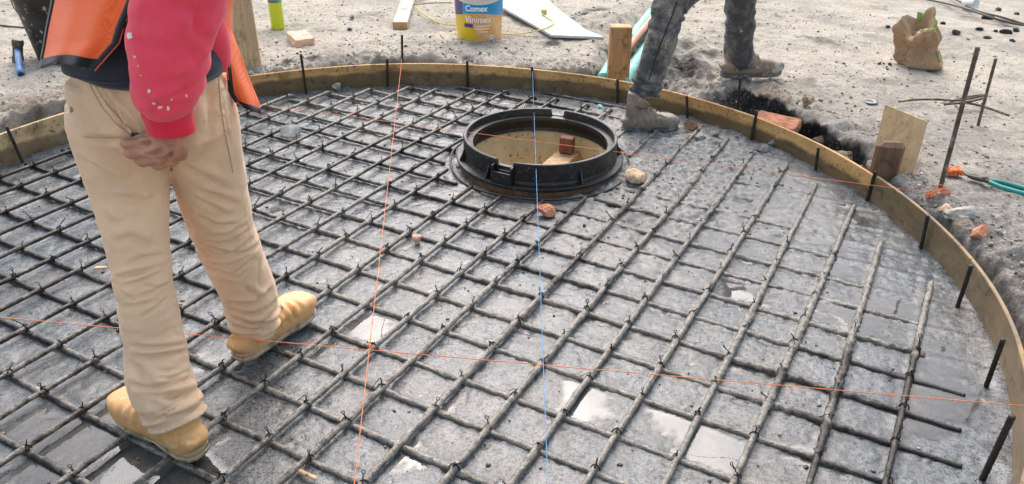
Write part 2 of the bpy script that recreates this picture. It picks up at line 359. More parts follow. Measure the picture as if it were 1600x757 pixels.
def cloth(name, col, var=.18, sc=5, weave=900, rough=.85, dirt=None, dirt_lo=.6, sheen=.2, spots=None, spot_th=.1):
    b = NB(name); n = b.noise(sc, 5, .6)
    c = b.ramp(n, [(.3, tuple(x * (1 - var) for x in col)), (.7, tuple(min(1, x * (1 + var)) for x in col))])
    if dirt: c = b.mix(b.ramp(b.noise(9, 5, .7), [(dirt_lo, 0.), (dirt_lo + .12, .8)]), c, dirt)
    if spots: c = b.mix(b.math('MULTIPLY', b.ramp(b.noise(26, 3, .5, dist=1.5), [(spot_th, 0.), (spot_th + .015, 1.)]), .9), c, spots)
    k1 = b.bump(b.noise(30, 3, .5, vec=(1, 1, 2.2)), .12, .004); k2 = b.bump(b.noise(weave, 2), .25, .0008, k1)
    MT[name] = b.fin(c, rough, nrm=k2, Sheen_Weight=sheen, spec=.25); return MT[name]
cloth('khaki', (.72, .475, .295), .12, 4, dirt=(.40, .26, .13), dirt_lo=.66, spots=(.75, .68, .55), spot_th=.735)
cloth('red_fleece', (.78, .060, .10), .10, 5)
cloth('red_rib', (.66, .022, .05), .1, 6)
cloth('navy', (.022, .026, .042), .25, 8)
cloth('black_trim', (.010, .010, .014), .3, 10)
cloth('dirty_denim', (.068, .065, .062), .35, 6, dirt=(.22, .195, .16), dirt_lo=.50, spots=(.45, .36, .22), spot_th=.70)
cloth('grey_shirt', (.10, .11, .13), .25, 6)
cloth('cap_cloth', (.03, .05, .12), .2, 6)
b = NB('orange_mesh'); v = b.vor(620, rnd=.25); n = b.noise(7, 4)
c = b.ramp(n, [(.3, (.95, .13, .025)), (.7, (1.0, .20, .06))]); c = b.mix(b.ramp(v, [(.25, .55), (.5, 0.)]), c, (.42, .035, .012))
MT['vest'] = b.fin(c, .7, nrm=b.bump(v, .4, .001), Sheen_Weight=.2, spec=.25)
b = NB('skin'); c = b.ramp(b.noise(30, 5, .6), [(.3, (.33, .14, .08)), (.7, (.50, .25, .16))])
c = b.mix(b.ramp(b.noise(140, 3), [(.6, 0.), (.72, .5)]), c, (.34, .24, .19))
MT['skin'] = b.fin(c, .5, nrm=b.bump(b.noise(240, 4, .6), .35, .0012), Subsurface_Weight=.08, Subsurface_Radius=(.01, .004, .002), spec=.4)
simple('hair', (.012, .010, .009), .5, 0, .3, 80, .4)
def leather(name, c1, c2, scuff, lo=.56):
    b = NB(name); c = b.ramp(b.noise(12, 5, .6), [(.3, c1), (.7, c2)]); c = b.mix(b.ramp(b.noise(22, 5, .7), [(lo, 0.), (lo + .1, .85)]), c, scuff)
    MT[name] = b.fin(c, b.ramp(b.noise(16, 3), [(.35, .42), (.65, .7)]), nrm=b.bump(b.noise(70, 4), .3, .003)); return MT[name]
leather('tan_boot', (.56, .285, .095), (.70, .40, .175), (.74, .54, .34), .58)
leather('tan_sole', (.36, .24, .13), (.50, .37, .24), (.16, .13, .10), .50)
leather('grey_boot', (.17, .125, .09), (.30, .235, .18), (.42, .39, .36), .55)
leather('grey_sole', (.06, .056, .052), (.12, .11, .10), (.24, .23, .22), .52)
leather('brown_boot', (.17, .115, .075), (.28, .20, .14), (.44, .42, .39), .54)
simple('lace', (.42, .35, .25), .8); simple('dark_hole', (.01, .008, .006), .6)

def cord(name, c): b = NB(name); MT[name] = b.fin(b.ramp(b.noise(120, 2), [(.3, tuple(x * .7 for x in c)), (.7, c)]), .6, nrm=b.bump(b.noise(500, 1), .4, .001)); return MT[name]
cord('orange_line', (.80, .20, .05)); cord('blue_line', (.08, .30, .62)); cord('yellow_cord', (.62, .56, .11)); cord('grey_cable', (.10, .085, .07))
simple('fired_brick', (.46, .19, .105), .95, 0, .45, 22, .9, .008); simple('pale_brick', (.66, .40, .28), .95, 0, .22, 25, .6, .005)
simple('tan_rock', (.50, .36, .23), .9, 0, .35, 25, .7, .006); simple('brown_rock', (.30, .165, .085), .9, 0, .35, 30, .7, .006)
simple('grey_rock', (.22, .21, .195), .9, 0, .4, 35, .8, .006); simple('tar_clod', (.022, .021, .021), .9, 0, .7, 50, .9, .006)
simple('mortar_lump', (.36, .33, .28), .95, 0, .4, 40, .9, .006)
simple('teal_pipe', (.20, .52, .45), .5, 0, .3, 9, .2); simple('orange_pipe', (.62, .22, .12), .5, 0, .2, 9, .2)
simple('grey_board', (.52, .52, .51), .8, 0, .14, 5, .15); simple('board_edge', (.12, .12, .12), .8)
simple('paper', (.36, .22, .125), .85, 0, .2, 9, .35, .004); simple('lime_paper', (.20, .30, .06), .7, 0, .4, 18, .3); simple('white_plastic', (.78, .78, .76), .4, 0, .06, 10, .05)
simple('teal_grip', (.012, .20, .17), .45, 0, .2, 20, .1); simple('tool_steel', (.075, .068, .06), .5, .6, .4, 40, .3)
simple('blue_handle', (.10, .20, .42), .45, .1, .3, 20, .2); simple('hammer_steel', (.12, .105, .09), .5, .55, .5, 18, .4); simple('washer_metal', (.16, .17, .18), .4, .6, .3, 30, .2)
b = NB('black_bucket'); c = b.mix(b.ramp(b.noise(30, 4, .7), [(.60, 0.), (.64, .85)]), b.ramp(b.noise(9, 4), [(.3, (.016, .015, .014)), (.7, (.05, .047, .043))]), (.42, .40, .37))
MT['black_bucket'] = b.fin(c, .5, nrm=b.bump(b.noise(60, 3), .2, .002))
b = NB('drink'); MT['drink'] = b.fin((.62, .66, .02), .06, Transmission_Weight=.25, IOR=1.33, Coat_Weight=.4)
simple('bottle_label', (.10, .32, .30), .4, 0, .2, 30, .05); simple('label_print', (.18, .06, .03), .5)
# paint bucket print: local x across, z up
b = NB('bucket_print'); p = b.xyz(); x, z = p[0], p[2]
gr = b.ramp(b.noise(16, 4, .6), [(.35, (.86, .38, .06)), (.6, (.90, .55, .28)), (.75, (.93, .72, .50))])
def step(e): return b.math('ADD', b.math('MULTIPLY', e, 400.0), .5, clamp=True)
yl = step(b.math('SUBTRACT', b.math('MULTIPLY_ADD', z, -.36, .001), x))          # left of the slanting edge
c = b.mix(yl, gr, (.88, .60, .015))
arc = b.math('SUBTRACT', z, b.math('MULTIPLY_ADD', b.math('MULTIPLY', x, x), -1.5, .182))
blu = b.mix(step(b.math('SUBTRACT', -.094, x)), (.0, .36, .80), (.06, .035, .20))
c = b.mix(step(arc), c, blu)
top = b.math('SUBTRACT', z, b.math('MULTIPLY_ADD', b.math('MULTIPLY', x, x), 1.1, .232)); c = b.mix(step(top), c, (.80, .80, .79))
bot = b.math('SUBTRACT', .014, z); c = b.mix(step(bot), c, (.78, .79, .80))
MT['bucket_print'] = b.fin(c, .32, Coat_Weight=.2)
simple('print_white', (.85, .85, .85), .4, 0, .02, 10, 0.01); simple('print_purple', (.06, .035, .20), .4, 0, .02, 10, .01); simple('print_grey', (.35, .36, .38), .4, 0, .02, 10, .01); simple('print_pale', (.90, .74, .62), .4, 0, .02, 10, .01)
# ================================================================ the pit and the ground round it
CX, CY, R = -.404, 2.376, 1.87            # centre and radius of the round form
MX, MY = .113, 3.200                      # manhole centre
GZ = .10                                  # yard level above the slab
LIP = [(-180, .30), (-150, .20), (-90, .18), (-40, .14), (-20, .13), (-8, .12), (-2, .13), (5, .14), (9, .08), (14, .10), (19, .17), (24, .24), (28, .27), (34, .35), (39, .42), (44, .47), (50, .54), (56, .52), (62, .42),
       (68, .24), (75, .13), (82, .12), (90, .15), (100, .17), (108, .15), (116, .10), (125, .12), (135, .22), (143, .31), (149, .36), (160, .34), (180, .30)]
_la = np.array([a for a, g in LIP], float); _lg = np.array([g for a, g in LIP])
PIPE = [(.47, 4.02), (.545, 4.30), (.66, 4.62), (.80, 4.98), (.93, 5.30)]       # line of the buried conduits
def ground_z(x, y, full=False):
    x = np.asarray(x, float); y = np.asarray(y, float)
    d = np.hypot(x - CX, y - CY) - R; th = np.degrees(np.arctan2(y - CY, x - CX))
    g = np.interp(th, _la, _lg); steep = np.interp(th, [-180, 44, 49, 60, 66, 180], [.06, .06, .40, .42, .09, .07])
    steep = np.minimum(steep, g * .95)
    g = g + .07 * fbm2(x, y, .16, 3, 5) * np.clip(g / .2, .3, 1)
    e = sstep(-1, 0, (d - g) / steep)
    fade = 1 / (1 + (np.maximum(d - 6, 0) / 6) ** 2)
    base = GZ + (.030 * fbm2(x, y, 1.3, 3, 1) + .018 * fbm2(x, y, .24, 3, 2) - .016 * np.abs(fbm2(x, y, .34, 3, 19))) * fade + .0125 * fbm2(x, y, .055, 3, 3) * np.clip(1.3 - d * .25, .15, 1)
    lip = np.exp(-((d - g - .05) / .07) ** 2) * (.018 + .05 * fbm2(x, y, .09, 2, 8))
    bot = -.035 + .055 * fbm2(x, y, .13, 3, 4) + .03 * fbm2(x, y, .035, 2, 6) + np.clip(d, 0, .4) * .12
    lump = .030 * (fbm2(x, y, .05, 2, 7) + .8 * fbm2(x, y, .02, 1, 17)) * np.exp(-np.maximum(d - g, 0) / .18)
    # the trench the conduits leave through
    P = np.array(PIPE); best = np.full(x.shape, 9.)
    for a, q in zip(P[:-1], P[1:]):
        v = q - a; t = np.clip(((x - a[0]) * v[0] + (y - a[1]) * v[1]) / (v @ v), 0, 1); best = np.minimum(best, np.hypot(x - a[0] - t * v[0], y - a[1] - t * v[1]))
    tr = np.exp(-(best / .13) ** 4) * sstep(5.45, 4.9, y)
    # churned heap between board and trench
    heap = .05 * np.exp(-(((x - .62) / .35) ** 2 + ((y - 5.25) / .3) ** 2)) + .045 * np.exp(-(((x - 1.0) / .25) ** 2 + ((y - 4.75) / .3) ** 2))
    z = bot + (base - bot) * e + lip + lump + heap * (1 + 1.5 * fbm2(x, y, .1, 3, 12))
    z = z - tr * (.085 + .03 * fbm2(x, y, .06, 2, 9)) * np.clip(e + .2, 0, 1)
    z = np.minimum(z, .118 + np.maximum(d, 0) * .35)                                # nothing spills over the form
    return (z, d, th, g, e, tr, heap) if full else z
NT = 1400
rr = [R + .013]; st = .0085
while rr[-1] < 320:
    d = rr[-1] - R; rr.append(rr[-1] + (.0085 if d < .55 else .0085 * (1 + (d - .55) * .9) if d < 5 else d * .08))
rr = np.array(rr); tt = np.linspace(0, 2 * np.pi, NT, endpoint=False)
RR, TT = np.meshgrid(rr, tt, indexing='ij'); X = CX + RR * np.cos(TT); Y = CY + RR * np.sin(TT)
Z, D, TH, G, E_, TR, HEAP = ground_z(X, Y, True)
def blob(x, y, pts, out=None):
    o = np.zeros_like(x)
    for px, py, r, a in pts:
        q = bp(px, py, GZ); o = np.maximum(o, a * np.exp(-((x - q.x) ** 2 + (y - q.y) ** 2) / r ** 2))
    return o
n1 = fbm2(X, Y, .12, 4, 31); n2 = fbm2(X, Y, .35, 3, 33)
grey = np.clip(blob(X, Y, [(1500, 330, .55, 1.), (1560, 420, .5, 1.), (1440, 240, .4, .8), (1590, 300, .4, .8), (1060, 110, .25, .8), (1000, 95, .2, .6), (640, 92, .3, .5), (840, 75, .2, .5)]) * 1.15 + n2 * .8 - .1, 0, .92)
tar = np.clip(blob(X, Y, [(1070, 100, .16, .8), (900, 28, .14, 1.), (930, 18, .1, .9), (945, 75, .10, .7), (935, 100, .08, .8), (855, 70, .13, .9), (1580, 35, .35, .55), (1530, 50, .2, .5), (1240, 185, .15, 1.), (1270, 205, .14, 1.), (1215, 160, .12, .9),
                          (1300, 240, .1, .9), (660, 90, .14, .7), (700, 88, .16, .8), (480, 95, .1, .8), (85, 165, .12, .9), (60, 172, .1, .7), (770, 88, .12, .6), (1100, 90, .14, .7), (440, 100, .1, .7), (545, 92, .08, .7)]) * 1.5 + n1 * 2.0 - .75, 0, 1)
earth = np.clip(blob(X, Y, [(1190, 150, .22, .9), (1330, 225, .16, 1.), (1350, 245, .15, .9), (1300, 215, .12, .8), (30, 170, .25, .8), (1010, 20, .25, .7), (1340, 270, .15, .8), (930, 55, .15, .5), (1510, 360, .08, .6)]) * 1.4 + n1 * 1.4 - .55, 0, .9)
# the bank is undercut: its crust leans out over the gap, and the black layer under the dust shows
und = np.interp(TH, [-40, -20, 12, 18, 24, 47, 51, 75, 85, 120, 130, 165, 175], [.2, .4, .4, .9, 1, 1, .2, .3, .4, .4, .5, .5, .3])
sh_ = und * .085 * np.exp(-((D - G) / .045) ** 2) * (.7 + .9 * fbm2(X, Y, .12, 2, 14)) * (D > .02)
X = X - sh_ * np.cos(TT); Y = Y - sh_ * np.sin(TT)
lay = np.clip(und * 1.3 - .2, 0, 1) * sstep(.985, .80, E_) * np.maximum(sstep(-.35, .05, n1 + .12), sstep(17, 21, TH) * sstep(49, 46, TH)); tar = np.maximum(tar, lay); earth = np.where(lay > .3, 0, earth)
V = np.stack([X, Y, Z], -1).reshape(-1, 3); nr = len(rr)
ii = np.arange(nr - 1)[:, None] * NT; kk = np.arange(NT)[None]; k2 = (kk + 1) % NT
Q = np.stack([ii + kk, ii + NT + kk, ii + NT + k2, ii + k2], -1).reshape(-1, 4)
tag(mk_grid('ground', V, Q, MT['ground'], None, {'grey': grey.ravel(), 'tar': tar.ravel(), 'earth': earth.ravel()}), 'pale dusty yard of broken ground around the round form', 'ground', kind='structure')
# grit lying on it
def scatter(name, N, pick, rmin, rmax, mat, zf, label, cat, sink=.35):
    ico = np.array([(0, 0, 1)] + [(.894 * math.cos(a * 1.2566), .894 * math.sin(a * 1.2566), .447) for a in range(5)] + [(.894 * math.cos(a * 1.2566 + .628), .894 * math.sin(a * 1.2566 + .628), -.447) for a in range(5)] + [(0, 0, -1)])
    fc = [(0, 1 + a, 1 + (a + 1) % 5) for a in range(5)] + [(1 + a, 6 + a, 1 + (a + 1) % 5) for a in range(5)] + [(1 + (a + 1) % 5, 6 + a, 6 + (a + 1) % 5) for a in range(5)] + [(11, 6 + (a + 1) % 5, 6 + a) for a in range(5)]
    xy = pick(N); N = len(xy); r = rmin * (rmax / rmin) ** (RNG.random(N) ** 2.2); z = zf(xy[:, 0], xy[:, 1])
    P = ico[None] * RNG.uniform(.6, 1.25, (N, 12, 1)); P = P * (r[:, None] * np.array([1, 1, 1]) * np.stack([RNG.uniform(.8, 1.3, N), RNG.uniform(.7, 1.1, N), RNG.uniform(.5, .8, N)], -1))[:, None]
    a = RNG.random(N) * 6.28; ca, sa = np.cos(a)[:, None], np.sin(a)[:, None]
    P = np.stack([P[..., 0] * ca - P[..., 1] * sa, P[..., 0] * sa + P[..., 1] * ca, P[..., 2]], -1)
    P += np.stack([xy[:, 0], xy[:, 1], z + r * sink], -1)[:, None]
    fa = (np.array(fc)[None] + 12 * np.arange(N)[:, None, None]).reshape(-1, 3)
    me = bpy.data.meshes.new(name); me.vertices.add(N * 12); me.vertices.foreach_set('co', P.astype(np.float32).ravel())
    me.loops.add(len(fa) * 3); me.loops.foreach_set('vertex_index', fa.astype(np.int32).ravel()); me.polygons.add(len(fa)); me.polygons.foreach_set('loop_start', np.arange(0, len(fa) * 3, 3, dtype=np.int32)); me.update(calc_edges=True)
    set_attr(me, 'tint', np.repeat(RNG.random(N), 12))
    return tag(link(name, me, mat, smooth=False), label, cat, kind='stuff')
b = NB('grit'); t = b.attr('tint')
c = b.ramp(t, [(0, (.03, .028, .026)), (.07, (.12, .105, .09)), (.3, (.25, .215, .18)), (.75, (.42, .37, .31)), (.95, (.52, .45, .37)), (1, (.50, .28, .17))])
MT['grit'] = b.fin(c, .95, nrm=b.bump(b.noise(150, 3), .6, .003), spec=.2)
def pick_yard(N):
    th = np.radians(RNG.uniform(-30, 175, N)); d = .02 + RNG.random(N) ** 2.0 * 2.4; k = R + d
    return np.stack([CX + k * np.cos(th), CY + k * np.sin(th)], -1)
def pick_gap(N):
    th = RNG.uniform(-25, 165, N); g = np.interp(th, _la, _lg); d = .02 + RNG.random(N) * (g + .05); th = np.radians(th); k = R + d
    return np.stack([CX + k * np.cos(th), CY + k * np.sin(th)], -1)
scatter('loose_grit', 17000, pick_yard, .0018, .011, MT['grit'], ground_z, 'loose grit and small stones strewn over the pale yard', 'grit', .2)
scatter('trench_rubble', 3600, pick_gap, .002, .010, MT['grit'], ground_z, 'mixed rubble lying in the gap behind the form boards', 'rubble', .3)

# ================================================================ fresh concrete
NA = np.array([-math.sin(rad(61.9)), math.cos(rad(61.9))]); DA = np.array([math.cos(rad(61.9)), math.sin(rad(61.9))])
NBv = np.array([math.sin(rad(28.2)), math.cos(rad(28.2))]); DB = np.array([math.cos(rad(28.2)), -math.sin(rad(28.2))])
AOFF = {-9: 2.301, -8: 2.135, -7: 1.987, -6: 1.831, -5: 1.693, -4: 1.519, -3: 1.373, -2: 1.213, -1: 1.085, 0: .919, 1: .763, 2: .623, 3: .471, 4: .316, 5: .170, 6: .022, 7: -.139}
BOFF = {-4: 1.175, -3: 1.324, -2: 1.463, -1: 1.628, 0: 1.776, 1: 1.928, 2: 2.075, 3: 2.220, 4: 2.367, 5: 2.515, 6: 2.666}
A_ANG = {-8: 61.2, -7: 61.4, -6: 61.1, 3: 61.6, 5: 60.9, 6: 62.0, 7: 60.6, -3: 62.3}
# shift the measured offsets (taken in the 62 / -28 degree normals) to this script's normals
for i in range(-16, -9): AOFF[i] = 2.301 + (-9 - i) * .152 + random.uniform(-.01, .01)
for j in list(range(-11, -4)): BOFF[j] = 1.175 - (-4 - j) * .149 + random.uniform(-.008, .008)
for j in range(7, 14): BOFF[j] = 2.666 + (j - 6) * .149 + random.uniform(-.008, .008)
AZ, BZ, BR = .030, .0165, .0068
def anch(pts): return np.array([[*bp(px, py, .01)[:2], v] for px, py, v in pts])
LEVEL = anch([(150, 450, .005), (60, 330, .003), (100, 680, .006), (300, 300, .000), (500, 250, .000), (600, 180, .000), (450, 170, .001), (700, 450, .0095), (900, 600, .012), (600, 680, .011), (450, 600, .008), (1100, 450, .014), (1250, 620, .013), (1400, 500, .017), (1300, 400, .018), (1520, 580, .016),
              (1450, 720, .012), (1150, 300, .020), (1050, 260, .022), (1230, 280, .019), (950, 345, .011), (1000, 420, .010), (800, 370, .006), (1110, 220, .022), (1060, 225, .022), (900, 170, .006), (750, 160, .001), (1000, 700, .012), (1200, 740, .012), (250, 600, .006)])
ROUGH = anch([(1060, 250, 1.), (1090, 300, .9), (1130, 240, .9), (1180, 260, .6), (1040, 330, .8), (960, 340, .75), (1000, 290, 1.), (1150, 330, .5), (900, 340, .4), (1200, 330, .3), (1090, 220, .9), (980, 190, .7), (1020, 390, .35), (600, 225, .3), (640, 170, .3), (720, 175, .35)])
PUD = [(575, 515, .075, 6), (500, 545, .07, 5), (540, 470, .05, 3), (1110, 705, .09, 7), (1045, 660, .07, 6), (920, 640, .075, 6), (900, 605, .05, 4), (120, 690, .14, 5), (230, 610, .10, 5), (60, 560, .12, 4), (180, 740, .12, 6), (30, 640, .10, 4), (330, 560, .08, 4), (300, 735, .09, 5), (1150, 455, .07, 6), (1175, 410, .05, 4), (1300, 430, .09, 5),
       (1280, 380, .08, 5), (1330, 510, .10, 5), (1480, 620, .11, 5), (1480, 560, .10, 5), (1440, 660, .08, 5), (1390, 480, .1, 5), (1240, 330, .09, 5), (1210, 290, .06, 4), (1100, 350, .05, 4), (730, 410, .05, 4), (760, 560, .06, 3), (640, 720, .07, 3), (1250, 720, .09, 4), (860, 530, .05, 4), (800, 420, .05, 3), (430, 330, .06, 3), (1330, 345, .08, 6), (1200, 470, .07, 4), (1090, 560, .05, 3), (1170, 580, .06, 3), (700, 640, .06, 2)]
def rbf(x, y, A, s=.22, d0=0., w0=.02):
    num = np.full(x.shape, d0 * w0); den = np.full(x.shape, w0)
    for ax, ay, v in A:
        w = np.exp(-((x - ax) ** 2 + (y - ay) ** 2) / s ** 2); num += w * v; den += w
    return num / den
def bar_dist(x, y, N_, off):
    p = x * N_[0] + y * N_[1]; d = np.full(x.shape, 9.)
    for o in off: d = np.minimum(d, np.abs(p - o))
    return d
N62 = np.array([-math.sin(rad(62)), math.cos(rad(62))]); N28 = np.array([math.sin(rad(28)), math.cos(rad(28))])
def slab_fields(x, y):
    lev = rbf(x, y, LEVEL, .30, .004); ro = np.clip(rbf(x, y, ROUGH, .17, 0, .12) * 1.15 + .35 * fbm2(x, y, .12, 3, 41), 0, 1)
    pud = np.zeros(x.shape)
    for px, py, r, a in PUD:
        q = bp(px, py, .01); pud += a * np.exp(-((x - q.x) ** 2 + (y - q.y) ** 2) / r ** 2)
    return lev, ro, pud
def slab_z(x, y):
    lev, ro, pud = slab_fields(x, y)
    dA = bar_dist(x, y, N62, AOFF.values()); dB = bar_dist(x, y, N28, BOFF.values())
    cell = .0022 * np.exp(-(dB / .016) ** 2) + .0012 * np.exp(-(dA / .014) ** 2)       # paste dragged up along the bars
    moat = -.0012 * np.exp(-((dB - .024) / .011) ** 2) - .001 * np.exp(-((dA - .022) / .01) ** 2)
    z = lev + .0028 + cell + moat + .0030 * fbm2(x, y, .13, 2, 21) + .0018 * fbm2(x, y, .032, 2, 22) + .0014 * fbm2(x, y, .011, 1, 23)
    pit = fbm2(x, y, .017, 1, 25); z = z - .0022 * sstep(.24, .42, pit)
    z = z + ro * (.016 * fbm2(x, y, .055, 3, 26) + .010 * fbm2(x, y, .02, 2, 27) + .003)
    z = z - .0011 * np.minimum(pud, 6) * .55
    rim = np.hypot(x - CX, y - CY) - R; z = z + .006 * np.exp(-(rim / .035) ** 2) * (1 + 2 * fbm2(x, y, .07, 2, 28))
    mh = np.hypot(x - MX, y - MY); z = z + (.004 + .02 * np.maximum(fbm2(x, y, .06, 2, 29), -.2)) * np.exp(-((mh - .36) / .05) ** 2)
    return z, lev, ro, pud
def water_z(x, y):
    l_, r_, p_ = slab_fields(x, y); return l_ - .0003 + .0006 * np.minimum(p_, 6) + .0022 * fbm2(x, y, .30, 2, 61) - .008 * r_
h = .0062
gx = np.arange(CX - R - .01, CX + R + .02, h); gy = np.arange(CY - R - .01, CY + R + .02, h)
X, Y = np.meshgrid(gx, gy, indexing='ij'); Z, LV, RO, PU = slab_z(X, Y)
rf = np.hypot(X - CX, Y - CY); mf = np.hypot(X - MX, Y - MY)
ok = (rf < R + .007) & (mf > .334); nx, ny = X.shape
okq = ok[:-1, :-1] & ok[1:, :-1] & ok[1:, 1:] & ok[:-1, 1:]; I, J = np.nonzero(okq)
Q = np.stack([I * ny + J, (I + 1) * ny + J, (I + 1) * ny + J + 1, I * ny + J + 1], -1)
used = np.unique(Q); remap = np.full(nx * ny, -1); remap[used] = np.arange(len(used))
V = np.stack([X, Y, Z], -1).reshape(-1, 3)[used]; x, y = V[:, 0], V[:, 1]
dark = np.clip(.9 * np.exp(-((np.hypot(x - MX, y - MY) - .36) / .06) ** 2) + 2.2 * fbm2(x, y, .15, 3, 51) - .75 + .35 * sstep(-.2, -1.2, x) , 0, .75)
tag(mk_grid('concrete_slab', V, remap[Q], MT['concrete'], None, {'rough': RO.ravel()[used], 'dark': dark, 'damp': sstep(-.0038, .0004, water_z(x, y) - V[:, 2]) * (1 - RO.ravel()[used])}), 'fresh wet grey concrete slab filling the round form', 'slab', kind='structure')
# standing cement water: level sheets that the paste pokes through
h2 = .0125; gx2 = np.arange(CX - R, CX + R + h2, h2); gy2 = np.arange(CY - R, CY + R + h2, h2)
X2, Y2 = np.meshgrid(gx2, gy2, indexing='ij'); L2, R2_, P2 = slab_fields(X2, Y2)
WZ = water_z(X2, Y2); DEP = .15 + .85 * sstep(.0, .0022, WZ - slab_z(X2, Y2)[0])
okw = (np.hypot(X2 - CX, Y2 - CY) < R - .01) & (np.hypot(X2 - MX, Y2 - MY) > .36); ny2 = X2.shape[1]
I, J = np.nonzero(okw[:-1, :-1] & okw[1:, :-1] & okw[1:, 1:] & okw[:-1, 1:])
Q2 = np.stack([I * ny2 + J, (I + 1) * ny2 + J, (I + 1) * ny2 + J + 1, I * ny2 + J + 1], -1); used = np.unique(Q2); remap = np.full(X2.size, -1); remap[used] = np.arange(len(used))
tag(mk_grid('puddle_water', np.stack([X2, Y2, WZ], -1).reshape(-1, 3)[used], remap[Q2], MT['water'], None, {'depth': DEP.ravel()[used]}), 'thin cement water standing in shallow puddles on the slab', 'water', kind='structure')
def surf_z(x, y): return float(slab_z(np.array([x], float), np.array([y], float))[0][0])
def gz(x, y): return float(ground_z(np.array([x], float), np.array([y], float))[0])
# aggregate lumps sticking out of the paste
def pick_slab(N):
    k = RNG.random((N, 2)) * [3.1, 3.0] + [-1.95, 1.2]; x, y = k[:, 0], k[:, 1]
    lev, ro, pud = slab_fields(x, y)
    keep = (np.hypot(x - CX, y - CY) < R - .015) & (np.hypot(x - MX, y - MY) > .39) & (RNG.random(N) < .28 + ro); return k[keep]
b = NB('aggregate'); t = b.attr('tint'); c = b.ramp(t, [(0, (.03, .03, .028)), (.45, (.085, .08, .074)), (.8, (.19, .18, .165)), (1, (.33, .31, .28))])
MT['aggregate'] = b.fin(c, .45, nrm=b.bump(b.noise(200, 3), .5, .002))
scatter('aggregate_bits', 6500, pick_slab, .0016, .0085, MT['aggregate'], lambda x, y: slab_z(x, y)[0], 'bits of gravel and paste standing out of the wet concrete', 'aggregate', .1)

# ================================================================ round timber form
fo = tag(empty('round_formwork', (CX, CY, 0)), 'ring of bent plywood form boards holding the wet concrete', 'formwork')
def form_board(a0, a1, mat, dr=0., zt=.132, seed=0, lab=None):
    n = int(abs(a1 - a0) / 1.0) + 2; V = []; f = []
    for k in range(n):
        a = rad(a0 + (a1 - a0) * k / (n - 1)); w = .006 * vn2(np.array([a * 3.]), np.array([seed * 1.]), 3)[0] + .002 * math.sin(a * 11 + seed)
        t = zt + .012 * vn2(np.array([a * 2.3]), np.array([seed + 5.]), 4)[0]; r0 = R + w + dr; r1 = r0 + .0125
        V += [(CX + r * math.cos(a), CY + r * math.sin(a), z) for r, z in ((r0, -.06), (r0, t - .002), (r0 + .002, t), (r1 - .002, t), (r1, t - .002), (r1, -.06))]
    for k in range(n - 1):
        for i in range(6): f.append([k * 6 + i, k * 6 + (i + 1) % 6, (k + 1) * 6 + (i + 1) % 6, (k + 1) * 6 + i])
    f += [list(range(6)), [(n - 1) * 6 + i for i in range(6)][::-1]]
    o = mk('form_board', V, f, mat, fo, smooth=False)
    if lab: o['label'] = lab
JL = math.degrees(math.atan2(4.03 - CY, -1.40 - CX)); JR = math.degrees(math.atan2(2.86 - CY, 1.41 - CX))
form_board(232, JL + .12, MT['form_left'], .0, .142, 1, 'pale plywood form board on the left')
form_board(JL - .12, JR + .1, MT['form_far'], .003, .128, 2, 'orange brown plywood form board along the far side')
form_board(JR - .1, -52, MT['form_right'], .0, .140, 3, 'dark stained form board on the right')
form_board(-52.3, -127.7, MT['form_right'], .003, .135, 4)

# ================================================================ tied reinforcing mat
mat_ = tag(empty('rebar_mat', (CX, CY, 0)), 'tied grid of muddy reinforcing bars covering the whole slab', 'rebar mat')
MUD = anch([(900, 550, .78), (700, 600, .78), (1150, 450, .86), (1300, 500, .95), (1150, 280, .95), (1300, 350, .95), (1400, 480, .95), (650, 420, .72), (560, 350, .62), (480, 300, .50), (600, 180, .66), (520, 150, .7), (450, 250, .42), (680, 250, .32), (770, 310, .30), (300, 450, .38), (100, 450, .36), (100, 620, .5), (200, 300, .28), (50, 280, .2), (400, 620, .6),
           (1000, 380, .72), (850, 400, .45), (900, 340, .35), (1000, 650, .8), (1200, 700, .72), (1300, 640, .6), (1420, 620, .05), (1470, 650, .0), (1400, 720, .08), (1340, 700, .25), (760, 200, .5), (1000, 210, .8), (700, 380, .5), (1060, 220, .9)])
LUMP = anch([(1310, 540, .0065), (1310, 600, .0085), (1330, 470, .005), (1200, 380, .003), (1370, 400, .003), (1080, 320, .006), (1150, 260, .003), (900, 560, .002), (1440, 480, .0025), (640, 420, .0015), (300, 400, 0), (600, 200, .0008), (1000, 500, .0015), (1430, 640, 0), (200, 600, .001), (700, 650, .003), (850, 480, .003)])
